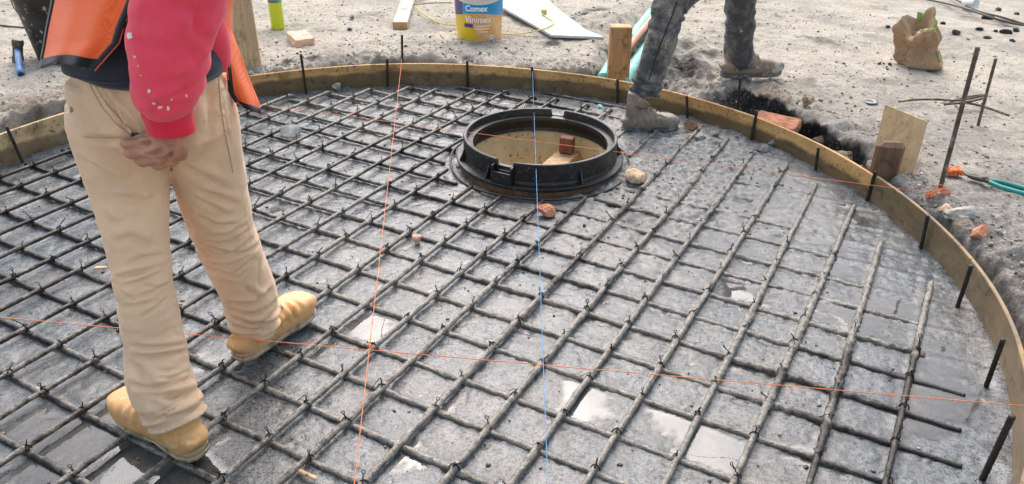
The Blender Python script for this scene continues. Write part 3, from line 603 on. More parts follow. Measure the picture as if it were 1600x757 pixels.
def bar(P0, P1, z, hook=0, wob=.0016):
    L = np.linalg.norm(P1 - P0); n = max(6, int(L / .0075)); t = np.linspace(0, 1, n); P = np.zeros((n, 3)); P[:, :2] = P0 + (P1 - P0) * t[:, None]
    s = t * L; ph = random.uniform(0, 60); nn = np.array([-(P1 - P0)[1], (P1 - P0)[0]]) / L
    bend = wob * 2.5 * vn2(s / .5 + ph, s * 0, 71); P[:, :2] += nn * bend[:, None]
    P[:, 2] = z + wob * 1.6 * vn2(s / .4 + ph, s * 0 + 5, 72)
    if hook:
        e = np.clip((s - (L - .07)) / .07, 0, 1) if hook > 0 else np.clip((.07 - s) / .07, 0, 1); P[:, 2] -= .034 * e ** 2.2
    mud = np.clip(rbf(P[:, 0], P[:, 1], MUD, .2, .4) + .25 * vn2(s / .06 + ph, s * 0, 73), 0, 1); lum = rbf(P[:, 0], P[:, 1], LUMP, .15, .0004)
    seg = 10
    def rf_(Rm, th):
        rib = .0007 * (np.cos(2 * np.pi * s[:, None] / .015 + th[None] * 1.0) > .25)
        nz = vn2(s[:, None] / .011 + ph, th[None] * 1.1 + 0 * s[:, None], 74) + .6 * vn2(s[:, None] / .028 + ph, th[None] * .8 + 0 * s[:, None], 75)
        return Rm + rib * (1 - mud[:, None] * .7) + mud[:, None] * (.0010 + .0034 * nz) + lum[:, None] * np.clip(.55 + 1.1 * nz, 0, 1.6)
    v, f = tube(P, BR, seg, True, rf_); o = mk('rebar', v, f, MT['rebar'], mat_); set_attr(o.data, 'mud', np.repeat(mud, seg)); return o
def chord(off, N_, ang, marg0, marg1):
    d = np.array([math.cos(rad(ang)), math.sin(rad(ang))]); c = np.array([CX, CY]); nd = np.array([-d[1], d[0]])
    base = N_ * off
    base = base + N_ * 0
    # midpoint anchor: nearest point of the nominal line to the visible middle
    mid = base + d * (np.array([-.1, 2.2]) @ d - base @ d)
    mid = mid + N_ * (off - mid @ N_)
    b_ = (mid - c) @ d; cc = (mid - c) @ (mid - c) - R * R; q = b_ * b_ - cc
    if q <= .02: return None
    q = math.sqrt(q); return mid, d, -b_ - q + marg0, -b_ + q - marg1
def pieces(mid, d, t0, t1, rcut):
    c = np.array([MX, MY]); b_ = (mid - c) @ d; q = b_ * b_ - ((mid - c) @ (mid - c) - rcut * rcut)
    if q <= 0: return [(t0, t1, True)]
    q = math.sqrt(q); o = []
    if -b_ - q > t0 + .05: o.append((t0, min(t1, -b_ - q), -b_ - q > t1))
    if -b_ + q < t1 - .05: o.append((max(t0, -b_ + q), t1, True))
    return o
AEND = {0: (1060, 190), 1: (1153, 221), 2: (1181, 239), 3: (1227, 257), 4: (1277, 288), 5: (1332, 321), 6: (1374, 380), 7: (1457, 443)}
BEND = {0: (1502, 740), 1: (1502, 673), 2: (1508, 621)}
LA, LB = {}, {}
for i, off in sorted(AOFF.items()):
    r = chord(off, N62, A_ANG.get(i, 61.9), .10 + random.uniform(-.02, .03), .085 + random.uniform(-.03, .03))
    if not r: continue
    mid, d, t0, t1 = r
    if i in AEND: q = bp(*AEND[i], AZ); t1 = (np.array([q.x, q.y]) - mid) @ d
    LA[i] = (mid, d, t0, t1)
    for s0, s1, last in pieces(mid, d, t0, t1, .40 + random.uniform(-.01, .02)): bar(mid + d * s0, mid + d * s1, AZ, 1 if (last and i < 0) else 0)
for j, off in sorted(BOFF.items()):
    r = chord(off, N28, -28.2 + random.uniform(-.4, .4), .085 + random.uniform(-.03, .03), .16 + random.uniform(-.03, .05))
    if not r: continue
    mid, d, t0, t1 = r
    if j in BEND: q = bp(*BEND[j], BZ); t1 = (np.array([q.x, q.y]) - mid) @ d
    elif 3 <= j <= 8: q = bp(*[(1445, 560), (1440, 500), (1372, 400), (1330, 350), (1270, 300), (1210, 262)][j - 3], BZ); t1 = min(t1, (np.array([q.x, q.y]) - mid) @ d)
    LB[j] = (mid, d, t0, t1)
    for s0, s1, last in pieces(mid, d, t0, t1, .395 + random.uniform(-.01, .02)): bar(mid + d * s0, mid + d * s1, BZ, -1 if s0 == t0 and j > 2 else 0)
# wire ties: a saddle round the crossing and a twisted tail ending in an eye
def tie(seed):
    g = random.Random(seed); Rr = BR + .0022; parts = []
    for sgn in (1, -1):
        a = rad(45 * sgn + g.uniform(-8, 8)); pth = []
        for k in range(9):
            t = -1 + k / 4; pth.append((t * .011 * math.cos(a), t * .011 * math.sin(a), (AZ - BZ) + Rr * math.sqrt(max(0, 1 - (t * .95) ** 2)) - .006 * abs(t) ** 3))
        parts.append(tube(pth, .0016, 5))
    a = g.uniform(0, 6.28); el = g.uniform(.006, .017); lean = g.uniform(.2, 1.4); zc = AZ - BZ + Rr
    tip = Vector((math.cos(a) * el * lean, math.sin(a) * el * lean, zc + el)); base = Vector((0, 0, zc - .001))
    tw = [base.lerp(tip, k / 7) + Vector((math.cos(k * 2.2), math.sin(k * 2.2), 0)) * .0009 for k in range(8)]
    parts.append(tube(tw, .0016, 5))
    if seed % 4 != 3:
        ax = Vector((math.cos(a + 1.4), math.sin(a + 1.4), .2)).normalized(); dn = (tip - base).normalized(); er = g.uniform(.003, .0048)
        parts.append(tube([tip + dn * er - dn * er * math.cos(k * .785) + ax * er * math.sin(k * .785) for k in range(8)] + [tip], .0011, 5))
    else:
        parts.append(tube([tip, tip + Vector((math.cos(a + 2) * .012, math.sin(a + 2) * .012, -.004)), tip + Vector((math.cos(a + 2) * .026, math.sin(a + 2) * .026, -.016))], .001, 5))
    v, f = join(*parts); me = bpy.data.meshes.new('tie_wire'); me.from_pydata([tuple(p) for p in v], [], f); me.materials.append(MT['wire']); me.shade_smooth(); return me
TIES = [tie(k) for k in range(12)]
def px_of(x, y, z):
    q = Vector((x, y, z - H)); zc = q.dot(fw); return (800 + F * q.dot(r2) / zc, 378.5 - F * q.dot(u2) / zc) if zc > .05 else (-9e3, 0)
cand = []
for i, (ma, da, a0, a1) in LA.items():
    for j, (mb, db, b0, b1) in LB.items():
        M = np.array([[da[0], -db[0]], [da[1], -db[1]]]); s, t = np.linalg.solve(M, mb - ma)
        if not (a0 < s < a1 and b0 < t < b1): continue
        p = ma + da * s
        if np.hypot(*(p - [MX, MY])) < .43: continue
        px, py = px_of(p[0], p[1], AZ)
        if -40 < px < 1640 and 60 < py < 800: cand.append((p[1], i, j, p))
cand.sort(key=lambda c: c[0]); nties = 0
for yy, i, j, p in cand:
    if nties >= 300: break
    if random.random() < .06: continue
    o = bpy.data.objects.new('tie_wire', TIES[random.randrange(12)]); COL.objects.link(o); o.parent = mat_; o.matrix_parent_inverse = Matrix.Translation(mat_.location).inverted()
    o.location = (p[0] + random.uniform(-.003, .003), p[1] + random.uniform(-.003, .003), BZ); o.rotation_euler = (random.uniform(-.15, .15), random.uniform(-.15, .15), random.uniform(0, 6.28)); k = random.uniform(.9, 1.2); o.scale = (k, k, k); nties += 1
print('bars', len(LA), len(LB), 'crossings', len(cand), 'ties', nties)
# ================================================================ manhole frame, its lining and brace
mh = tag(empty('manhole_frame', (MX, MY, 0)), 'black cast iron manhole frame standing open in the middle of the slab', 'manhole frame')
ZT, RO_, RI = .150, .326, .304
def seg_wall(gaps, prof):            # wall of revolution with notches in its top
    n = 180; V = []; f = []
    for k in range(n):
        a = 2 * math.pi * k / n; dip = 0
        for ga, gw in gaps:
            if abs((math.degrees(a) - ga + 180) % 360 - 180) < gw: dip = .042
        V += [(MX + r * math.cos(a), MY + r * math.sin(a), z - (dip if z > ZT - .02 else 0)) for r, z in prof]
    m = len(prof)
    for k in range(n):
        for i in range(m): f.append([k * m + i, ((k + 1) % n) * m + i, ((k + 1) % n) * m + (i + 1) % m, k * m + (i + 1) % m])
    return V, f
A1 = math.degrees(math.atan2(bp(789, 262, .12).y - MY, bp(789, 262, .12).x - MX)) % 360; A2 = 74
o = mk('rim', *seg_wall([(A1, 5.5), (A2, 5)], [(RO_ + .004, .062), (RO_, .075), (RO_, ZT - .004), (RO_ - .003, ZT), (RI + .010, ZT), (RI + .007, ZT - .003), (RI + .004, ZT - .030), (RI - .018, ZT - .032), (RI - .020, ZT - .046), (RI - .006, ZT - .050), (RI, .062)]), MT['iron'], mh, smooth=False)
mk('flange', *xf(lathe([(RI - .004, .048), (.354, .046), (.356, .050), (.356, .058), (.353, .061), (RO_ + .006, .064), (RI, .064)], 96), Matrix.Translation((MX, MY, 0))), MT['iron'], mh, smooth=False)
for a, hh in ((A1, .075), (A2, .075)):
    M = TRS((MX, MY, 0), rad(a))
    w = .042
    mk('key_pocket', *join(xf(box(.030, .007, .072, .002), M @ Matrix.Translation((RO_ + .012, w, .062))), xf(box(.030, .007, .072, .002), M @ Matrix.Translation((RO_ + .012, -w, .062))),
                           xf(box(.007, w * 2 + .006, .047, .002), M @ Matrix.Translation((RO_ + .024, 0, .0625)))), MT['iron'], mh, smooth=False)
for a in (-62, 2, 40, 110, 150, 195, 230):
    q = [(RO_ - .002, 0, .0635), (RO_ + .024, 0, .0635), (RO_ - .002, 0, .125)]
    V = [(x, s, z) for s in (-.004, .004) for x, _, z in q]; mk('rib', *xf((V, [[0, 1, 2], [5, 4, 3], [0, 3, 4, 1], [1, 4, 5, 2], [2, 5, 3, 0]]), TRS((MX, MY, 0), rad(a))), MT['iron'], mh, smooth=False)
ln = mk('shaft_lining', *xf(lathe([(.306, -.55), (.306, .047), (.327, .0455), (.327, -.55)], 96), Matrix.Translation((MX, MY, 0))), MT['lining'])
tag(ln, 'round yellowish plywood lining of the shaft inside the manhole frame', 'lining')
mk('base_collar', *xf(lathe([(.3275, -.05), (.3275, .0452), (.342, .0452), (.342, -.05)], 96), Matrix.Translation((MX, MY, 0))), MT['dark_post'], ln, smooth=False)
mk('shaft_floor', *xf(disc_stack([(.3055, -.56), (.3055, -.545)], 64), Matrix.Translation((MX, MY, 0))), MT['dark_hole'], ln)
v = [(MX + .384 * math.cos(a) * (1 + .012 * math.sin(5 * a)), MY + .384 * math.sin(a) * (1 + .012 * math.sin(4 * a + 1)), .026 + .006 * math.sin(3 * a)) for a in np.linspace(0, 6.2832, 90)]
tag(mk('wire_hoop', *tube(v, .0045, 7), MT['stake_steel']), 'thin black steel hoop lying round the foot of the manhole frame', 'wire hoop')
# timber across the shaft
c0 = Vector((MX - .06, MY - .20, -.060)); c1 = Vector((MX + .150, MY + .235, -.050)); d = (c1 - c0); L = d.length; ang = math.atan2(d.y, d.x)
br = mk('shaft_brace', *xf(box(L, .10, .04, .003), TRS(c0.lerp(c1, .5), ang)), MT['brace_wood'], smooth=False)
tag(br, 'short plank wedged across the open shaft inside the manhole', 'plank')
bk = mk('end_block', *xf(box(.045, .062, .075, .006, 2), TRS(c1 - d.normalized() * .05 + Vector((0, 0, .0405)), ang + .08)), MT['red_block'], smooth=False)
tag(bk, 'reddish brown wood block standing on the plank in the shaft', 'wood block')

# ================================================================ short steel stakes along the form
def stake(base, top, rad_=.0062, mat='stake_steel'):
    n = max(6, int((top - base).length / .006)); P = [base.lerp(top, k / (n - 1)) for k in range(n)]
    return tube(P, rad_, 8, True, lambda Rm, th: Rm + .0008 * (np.cos(np.arange(n)[:, None] * 2.6 + th[None]) > .2))
STK = [((10, 198), (30, 252), -.035, 'short rebar stake against the left form board beside the khaki trousers'),
       ((470, 85), (475, 138), -.03, 'short rebar stake at the far form board nearest the pink brick'),
       ((605, 92), (605, 139), -.015, 'short rebar stake at the far form just left of the long orange line'),
       ((730, 95), (729, 138), -.015, 'short rebar stake at the far form below the paint bucket'),
       ((831, 105), (833, 145), -.015, 'short rebar stake that the blue line is tied to'),
       ((965, 124), (963, 165), -.015, 'short rebar stake in front of the orange brown timber peg'),
       ((1073, 150), (1066, 195), -.015, 'short rebar stake just right of the boot standing on the slab'),
       ((1183, 173), (1173, 223), -.01, 'short rebar stake inside the form below the boot on the bank'),
       ((1279, 231), (1272, 272), -.015, 'short rebar stake midway between the half buried brick and the plywood offcut'),
       ((1368, 268), (1360, 318), -.012, 'short rebar stake beside the upright plywood offcut'),
       ((1450, 337), (1440, 392), -.012, 'short rebar stake below the tangle of orange string'),
       ((1518, 415), (1500, 484), -.045, 'short rebar stake near the red brick chips behind the right form board'),
       ((1568, 530), (1546, 608), -.05, 'short leaning rebar stake at the right form above the orange line'),
       ((1582, 650), (1548, 757), -.06, 'thick leaning rebar stake in the bottom right corner')]
for t, b0, dr, lab in STK:
    q = bp(*b0, .012); rr_ = math.hypot(q.x - CX, q.y - CY); k = (R - .010 if dr > -.02 else R + dr) / rr_
    q2 = Vector((CX + (q.x - CX) * k, CY + (q.y - CY) * k, -.03)); tp = bpY(*t, q2.y)
    lean = tp - q2; tp = q2 + lean
    tag(mk('rebar_stake', *stake(q2, tp, .0075 if 'thick' in lab else .0064), MT['stake_steel']), lab, 'stake', 'short rebar stakes round the form')
# stakes outside it
q = bp(1153, 180, .02); q = Vector((q.x, q.y, gz(q.x, q.y) - .06)); tag(mk('rebar_stake', *stake(q, bpY(1157, 122, q.y)), MT['stake_steel']), 'rebar stake standing in the rubble gap under the boot on the bank', 'stake', 'rebar stakes outside the form')
q = bp(628, 100, .10); q.z = .03; tag(mk('rebar_stake', *stake(q, bpY(628, 55, q.y)), MT['stake_steel']), 'rebar stake behind the far form that holds the long orange line', 'stake', 'rebar stakes outside the form')
S3 = q.copy()
q = bp(1468, 302, .09); q.z = .0; PIN = q.copy(); tag(mk('rebar_pin', *stake(q, bpY(1528, 74, q.y + .06), .0085), MT['rust']), 'tall rusty rebar pin leaning right beside the string tangle', 'pin')
q = bp(1530, 193, .10); q.z = .03; tag(mk('rebar_pin', *stake(q, bpY(1556, 92, q.y), .0068), MT['rust']), 'thin curved rebar pin standing behind the tall rusty one', 'pin')

# ================================================================ mason lines
def line(name, pts, r, mat, label, n=40, sag=.0, fray=0):
    P = smooth_path(pts, n) if len(pts) > 2 else np.array([np.array(pts[0]) + (np.array(pts[1]) - np.array(pts[0])) * t for t in np.linspace(0, 1, n)])
    t = np.linspace(0, 1, len(P)); P = P.copy(); P[:, 2] -= sag * 4 * t * (1 - t)
    return tag(mk(name, *tube(P, r, 6), MT[mat]), label, 'string')
zl = .148
a, b_ = bp(0, 495, zl), bp(1594, 634, zl); d = (b_ - a).normalized()
line('mason_line', [a - d * .9, b_ + d * .02], .0011, 'orange_line', 'orange string stretched low across the whole slab behind the khaki trousers', sag=.004)
e = bp(1465, 303, .135); line('mason_line', [bp(350, 155, zl) + (bp(350, 155, zl) - e).normalized() * .62, e], .0010, 'orange_line', 'orange string crossing over the manhole frame to the string tangle', sag=.004)
a = bpY(628, 92, S3.y); b_ = bp(553, 757, .15); d = (b_ - a).normalized(); line('mason_line', [a, a + d * 4.02], .0011, 'orange_line', 'long orange string running from the far stake towards the viewer', sag=.004)
a = bpY(832, 112, 4.125); b_ = bp(856, 757, .15); d = (b_ - a).normalized(); line('mason_line', [a, a + d * 3.55], .0009, 'blue_line', 'light blue string running from the far form towards the viewer', sag=.004)
q = bp(578, 541, .147); tag(mk('string_knot', *tube([q + Vector((math.cos(k) * .004, math.sin(k * 1.3) * .003, math.sin(k) * .004)) for k in np.linspace(0, 14, 40)], .0013, 5), MT['orange_line']), 'small orange knot where two strings cross left of centre', 'knot')
P = []
for k in range(130):
    a = k * .42; rr_ = .030 + .010 * math.sin(k * .11) + .006 * math.sin(k * .37); P.append(e + Vector((math.cos(a) * rr_ * 1.1, .012 * math.sin(a * 1.7 + k * .05) - .01, math.sin(a) * rr_ * .9 - .012 + .01 * math.sin(k * .09))))
tag(mk('string_tangle', *tube(P, .0013, 5), MT['orange_line']), 'tangled loops of orange string hung on the tall rusty pin', 'string tangle')
e2 = bp(1488, 272, .11); P = []
for k in range(240):
    a = k * .61; P.append(e2 + Vector((math.cos(a) * .036 * abs(math.sin(k * .033)), math.sin(a * 1.37) * .024, .012 + .011 * math.sin(a * .73))))
tag(mk('string_bundle', *tube(P, .0022, 5), MT['orange_line']), 'crumpled wad of orange string lying on the grit behind the tall pin', 'string wad')

# ================================================================ timbers by the form
q = bp(963, 150, .0); yb = 4.205
def peg(name, x0, x1, yf, depth, z0, z1, mat, label, dx=0, ry=0, bev=.004):
    c8 = [(x0, yf, z0), (x1, yf, z0), (x1, yf + depth, z0), (x0, yf + depth, z0)]; c8 += [(x + dx, y, z1) for x, y, _ in c8]
    return tag(mk(name, *hexa([Vector(p) for p in c8], bev), MT[mat], smooth=False), label, 'post')
l, r_ = bpY(947, 45, yb), bpY(979, 45, yb); peg('timber_peg', bpY(949, 140, yb).x, bpY(982, 140, yb).x, yb, .075, -.1, bpY(963, 43, yb).z, 'stake_wood', 'square orange brown timber peg behind the far form board', dx=-.005)
yb = 4.19; l, r_ = bpY(371, 110, yb), bpY(409, 108, yb); k = bpY(352, 0, yb).x - bpY(371, 110, yb).x; zt_ = bpY(352, 0, yb).z
peg('timber_board', l.x, r_.x, yb, .024, -.05, .62, 'pale_wood', 'splashed pale plank leaning upright behind the far form by the orange vest', dx=k * (.67 / (zt_ - .1)))
# plywood offcut with its post
yb = 3.02; tl, tr_, br_, bl = bpY(1383, 163, 3.10), bpY(1449, 190, 2.98), bpY(1419, 300, 2.90), bpY(1356, 275, 3.02)
bl += (bl - tl) * .25; br_ += (br_ - tr_) * .25
nrm = (tr_ - tl).cross(bl - tl).normalized(); nrm = nrm if nrm.y > 0 else -nrm; th_ = nrm * .013
tag(mk('plywood_offcut', *hexa([bl, br_, br_ + th_, bl + th_, tl, tr_, tr_ + th_, tl + th_], .0015), MT['ply_sheet'], smooth=False), 'upright rectangular plywood offcut behind the right form board', 'plywood')
yb = 2.935; q0, q1 = bpY(1366, 240, yb), bpY(1406, 250, yb); w = q1 - q0; w.z = 0; w = w.normalized() * .102; dp = Vector((w.y, -w.x, 0)); dp = (dp if dp.y > 0 else -dp).normalized() * .065
top = bpY(1372, 217, yb).z; bs = [q0, q0 + w, q0 + w + dp * .5, q0 + dp]; c8 = [Vector((p.x - .012, p.y - .015, -.1)) for p in (q0, q0 + w, q0 + w + dp, q0 + dp)] + [Vector((p.x, p.y, top - .004 * i)) for i, p in enumerate((q0, q0 + w, q0 + w + dp, q0 + dp))]
c8 = [p + Vector((0, -.045, 0)) for p in c8]
tag(mk('timber_post', *hexa(c8, .018), MT['dark_post'], smooth=False), 'short dark wet timber post in front of the plywood offcut', 'post')
q = bp(1597, 480, .1); peg('timber_peg', q.x + .03, q.x + .11, q.y - .02, .07, -.1, .22, 'stake_wood', 'orange brown timber peg at the right edge outside the form', dx=.02)

# ================================================================ stones and chips
def rock(name, px, py, z, r, seed, mat, label, cat='stone', flat=.7, rz=0, on='slab', sub=3, amp=.35, tilt=0):
    q = bp(px, py, z); v, f = rock_data(r, seed, flat, sub, amp); zz = (surf_z(q.x, q.y) if on == 'slab' else gz(q.x, q.y)) - r * .12
    return tag(mk(name, *xf((v, f), TRS((q.x, q.y, zz), rz, tilt)), MT[mat], smooth=False), label, cat)
simple('teal_scrap', (.22, .50, .43), .4, 0, .2, 20, .3)
rock('plastic_scrap', 938, 166, .02, .028, 52, 'teal_scrap', 'scrap of teal plastic pipe on the slab behind the manhole', 'plastic scrap', .5)
rock('stone', 992, 283, .02, .056, 3, 'tan_rock', 'pale tan stone lying right against the manhole frame', flat=.62, rz=.4)
rock('brick_chip', 853, 336, .02, .036, 9, 'fired_brick', 'bright orange brick chip in front of the manhole frame', 'brick chip', .95)
q = bp(652, 374, .03); rock('brick_flake', 652, 377, .02, .024, 12, 'pale_brick', 'pinkish brick flake lying on the bars left of the manhole', 'brick chip', .9)
rock('stone', 1080, 203, .02, .035, 15, 'brown_rock', 'brown stone just right of the boot on the slab', flat=.75)
rock('mortar_lump', 1096, 218, .02, .04, 17, 'mortar_lump', 'pale lump of mortar below the brown stone', 'mortar', .5)
rock('mortar_lump', 1190, 238, .02, .035, 19, 'grey_rock', 'grey mortar lump at the foot of the far right form board', 'mortar', .75)
rock('mortar_lump', 1205, 233, .02, .024, 21, 'grey_rock', 'small grey mortar lump touching the form next to a larger one', 'mortar', .8)
rock('mortar_lump', 527, 138, .02, .032, 23, 'mortar_lump', 'pale stone wedged at the hooked bar ends by the far form', 'stone', .9)
rock('stone', 1118, 214, .02, .024, 27, 'grey_rock', 'dark grey crumb by the form left of the stake', 'stone', .6)
rock('brick_chip', 1470, 352, .06, .028, 31, 'pale_brick', 'pink brick chip stuck behind the right form board, upper one', 'brick chip', .8, on='ground')
rock('brick_chip', 1523, 386, .07, .036, 33, 'fired_brick', 'red brick chip stuck behind the right form board, lower one', 'brick chip', .8, on='ground')
rock('brick_chip', 822, 108, .10, .035, 35, 'pale_brick', 'pale pink stone peeping over the far form beside the blue line', 'stone', .8, on='ground')
rock('stone', 1500, 348, .09, .07, 37, 'mortar_lump', 'flat grey clod on the lip behind the right form board', 'stone', .4, on='ground')
rock('stone', 550, 28, .1, .026, 41, 'grey_rock', 'dark pebble on the yard right of the yellow drink bottle', 'stone', .6, on='ground')
rock('stone', 545, 45, .1, .02, 43, 'tar_clod', 'black pebble on the yard nearest the pink brick', 'stone', .5, on='ground')
simple('earth_clod', (.34, .265, .185), .95, 0, .4, 45, .9, .008)
for k, (px, py, r, lab) in enumerate([(1296, 196, .050, 'brown earth clod on the bank lip above the half buried brick'), (1322, 222, .065, 'largest brown earth clod on the bank lip left of the plywood offcut'), (1347, 243, .055, 'brown earth clod on the bank lip touching the dark post'), (1262, 172, .045, 'brown earth clod on the bank lip right of the bank boot')]): rock('earth_clod', px, py, .1, r, 90 + k, 'earth_clod', lab, 'clod', .7, on='ground', amp=.8)
CL = [(1472, 39, .028), (1493, 54, .034), (1543, 60, .030), (1555, 52, .024), (1512, 62, .014), (1545, 28, .05), (1572, 54, .05), (1587, 50, .04), (1580, 66, .024), (1530, 48, .03), (1590, 22, .025), (1560, 15, .03)]
CLL = ['black clod just right of the paper bag mouth', 'flat black clod midway between the paper bag and the tall pin top', 'round black clod right above the tall pin top', 'black clod touching the round one above the tall pin', 'tiny black crumb left of the clods above the tall pin', 'widest black clod lying under the two dark cables', 'large flat black clod above the thin curved pin',
       'black clod at the right end of the cluster above the thin pin', 'small black clod just below the cluster at the right edge', 'black clod left of the cluster, below the wide one', 'black clod beyond the cables at the right edge', 'black clod highest up at the top right, beyond the cables']
for k, (px, py, r) in enumerate(CL): rock('tar_clod', px, py, .1, r, 60 + k, 'tar_clod', CLL[k], 'clod', .45, on='ground', sub=2)['group'] = 'black clods at the top right'
for k, (px, py, r) in enumerate([(1374, 98, .013), (1381, 99, .011), (1391, 101, .016), (1387, 107, .012), (1386, 46, .02)]): rock('tar_clod', px, py, .1, r, 80 + k, 'tar_clod', ['leftmost tiny clod of the row left of the paper bag foot', 'second tiny clod of the row left of the paper bag foot', 'largest clod of the row left of the paper bag foot', 'lowest clod of the row left of the paper bag foot', 'single black clod left of the paper bag top'][k], 'clod', .6, on='ground', sub=2)['group'] = 'black clods by the paper bag'
# whole bricks
def brick(px, py, rz, rx, size, mat, label, z=None, seed=1):
    q = bp(px, py, GZ); v, f = box(*size, .006, 2); bm = bmesh.new(); vs = [bm.verts.new(p) for p in v]; [bm.faces.new([vs[i] for i in p]) for p in f]
    bmesh.ops.subdivide_edges(bm, edges=[e for e in bm.edges if e.calc_length() > .03], cuts=5, use_grid_fill=True); bm.verts.index_update()
    P = np.array([p.co for p in bm.verts]); P += .006 * np.stack([fbm3(P + seed + k * 9, .035, 3, k) for k in range(3)], -1); fa = [[w_.index for w_ in p.verts] for p in bm.faces]; bm.free()
    zz = gz(q.x, q.y) - .006 if z is None else z
    return tag(mk('brick', *xf((P, fa), TRS((q.x, q.y, zz), rz, rx)), MT[mat], smooth=False), label, 'brick')
brick(470, 64, rad(-62), 0, (.21, .115, .055), 'pale_brick', 'pale pink brick lying on the yard beside the drink bottle')
q = bp(1214, 190, .085); brick(1214, 190, rad(-38), rad(12), (.20, .10, .055), 'fired_brick', 'orange brick half buried behind the far right form board', z=.06, seed=4)

# ================================================================ conduits
def conduit(name, off, r, mat, label, z0, z1, corr=True, cut=0):
    P = np.array(PIPE); d = np.gradient(P, axis=0); d /= np.linalg.norm(d, axis=1)[:, None]; P = P + np.stack([d[:, 1], -d[:, 0]], -1) * off
    Q_ = smooth_path(np.c_[P, np.linspace(z0, z1, len(P))], 160)[cut:]
    return tag(mk(name, *tube(Q_, r, 16, True, (lambda Rm, th: Rm + .0016 * np.sin(np.arange(len(Q_)) * 1.57)[:, None]) if corr else None), MT[mat]), label, 'pipe')
conduit('conduit', -.045, .036, 'teal_pipe', 'teal corrugated conduit coming out of the trench, left of the orange one', .035, .16, True, 30)
conduit('conduit', .010, .019, 'orange_pipe', 'thin orange conduit lying between the two teal ones', .10, .20, False, 40)
conduit('conduit', .068, .038, 'teal_pipe', 'teal corrugated conduit right of the orange one behind the grey leg', .03, .12, True, 30)

# ================================================================ things on the yard
# paint bucket
q = bp(748, 62, GZ); BX, BY = -.222, 4.945; bz = gz(BX, BY) - .004
bu = tag(empty('paint_bucket', (BX, BY, bz)), 'white plastic paint bucket with blue, yellow and orange printed label', 'bucket')
def bshell(r0, r1, h, t=.003): return lathe([(r0 - t, .006), (.001, .006), (.001, 0), (r0 - .004, 0), (r0, .004), (r1, h), (r1 + .006, h), (r1 + .006, h + .008), (r1 - t, h + .008)], 72)
bo = mk('body', *bshell(.136, .155, .36), MT['bucket_print'], bu); bo.location = (0, 0, 0); bo.matrix_parent_inverse.identity(); bo.data.shade_flat() if False else None
def wrap_text(body, size, z, x0, mat, squeeze=1.0, shear=0., bold=.0, width=None, parent=None):
    cu = bpy.data.curves.new('lettering', 'FONT'); cu.body = body; cu.size = size; cu.shear = shear; cu.offset = bold; cu.resolution_u = 3; cu.align_x = 'CENTER'
    to = bpy.data.objects.new('lettering', cu); COL.objects.link(to); dg = bpy.context.evaluated_depsgraph_get(); dg.update()
    me = bpy.data.meshes.new_from_object(to.evaluated_get(dg)); bpy.data.objects.remove(to); bpy.data.curves.remove(cu); P = get_co(me)
    if width: P[:, 0] *= width / (P[:, 0].max() - P[:, 0].min())
    th = (P[:, 0] + x0) / .146; zz = z + P[:, 1]; rr_ = .136 + (.155 - .136) * zz / .36 + .0009
    set_co(me, np.stack([rr_ * np.sin(th), -rr_ * np.cos(th), zz], -1)); me.materials.clear(); o = link('lettering', me, MT[mat], bu, False); o.matrix_parent_inverse.identity(); return o
wrap_text('Comex', .050, .194, -.012, 'print_white', shear=.12, bold=.0012, width=.135)
wrap_text('Vinimex', .054, .128, .002, 'print_white', bold=.0006, width=.168)
def patch(x0, x1, z0, z1, mat, name, off=.0008):
    V = []; n = 8
    for k in range(n + 1):
        t = (x0 + (x1 - x0) * k / n) / .146
        for z in (z0, z1): r = .136 + .019 * z / .36 + off; V.append((r * math.sin(t), -r * math.cos(t), z))
    o = mk(name, V, [[2 * k, 2 * k + 2, 2 * k + 3, 2 * k + 1] for k in range(n)], MT[mat], bu); o.matrix_parent_inverse.identity(); return o
patch(-.090, -.032, .096, .119, 'print_purple', 'printed_tag'); patch(.072, .104, .024, .05, 'print_white', 'barcode_patch')
for k in range(7): patch(.076 + k * .0036, .0778 + k * .0036, .029, .045, 'print_grey', 'barcode_bar', .0013)
for k, (x0, x1, z) in enumerate([(-.02, .075, .104), (-.02, .07, .088), (.0, .06, .070)]): patch(x0, x1, z, z + .006, 'print_pale', 'small_print')
# black bucket
q = bp(76, 96, GZ); k = tag(empty('mortar_bucket', (-2.50, 4.36, gz(-2.50, 4.36) - .004)), 'black splattered mortar bucket behind the orange vest', 'bucket')
o = mk('body', *bshell(.115, .165, .37, .004), MT['black_bucket'], k); o.matrix_parent_inverse.identity()
o = mk('handle', *tube([(.168 * math.cos(a), -.02 - .10 * math.sin(a), .35 - .12 * math.sin(a)) for a in np.linspace(0, math.pi, 24)], .003, 6), MT['tool_steel'], k); o.matrix_parent_inverse.identity()
# hammer
hq = bp(29, 99, GZ); hq.z = gz(hq.x, hq.y); hm = tag(empty('club_hammer', hq), 'club hammer with rusty head and blue handle lying by the black bucket', 'hammer')
hd = mk('head', *xf(join(disc_stack([(.026, 0), (.030, .006), (.030, .03), (.026, .04), (.026, .085), (.030, .095), (.030, .118), (.025, .124)], 8)), TRS(hq + Vector((-.02, .03, -.004)), 0, rad(-6), rad(12))), MT['hammer_steel'], hm, smooth=False)
e0 = hq + Vector((-.005, .03, .066)); e1 = bp(33, 116, .116); P = smooth_path([e0, e0.lerp(e1, .5) + Vector((0, 0, .004)), e1], 12); hh_ = mk('handle', *tube(P, np.linspace(.014, .019, 12), 10), MT['blue_handle'], hm)
mk('handle_end', *tube([P[-1], P[-1] + (P[-1] - P[-2]) * .3], .0125, 10), MT['dark_hole'], hh_)
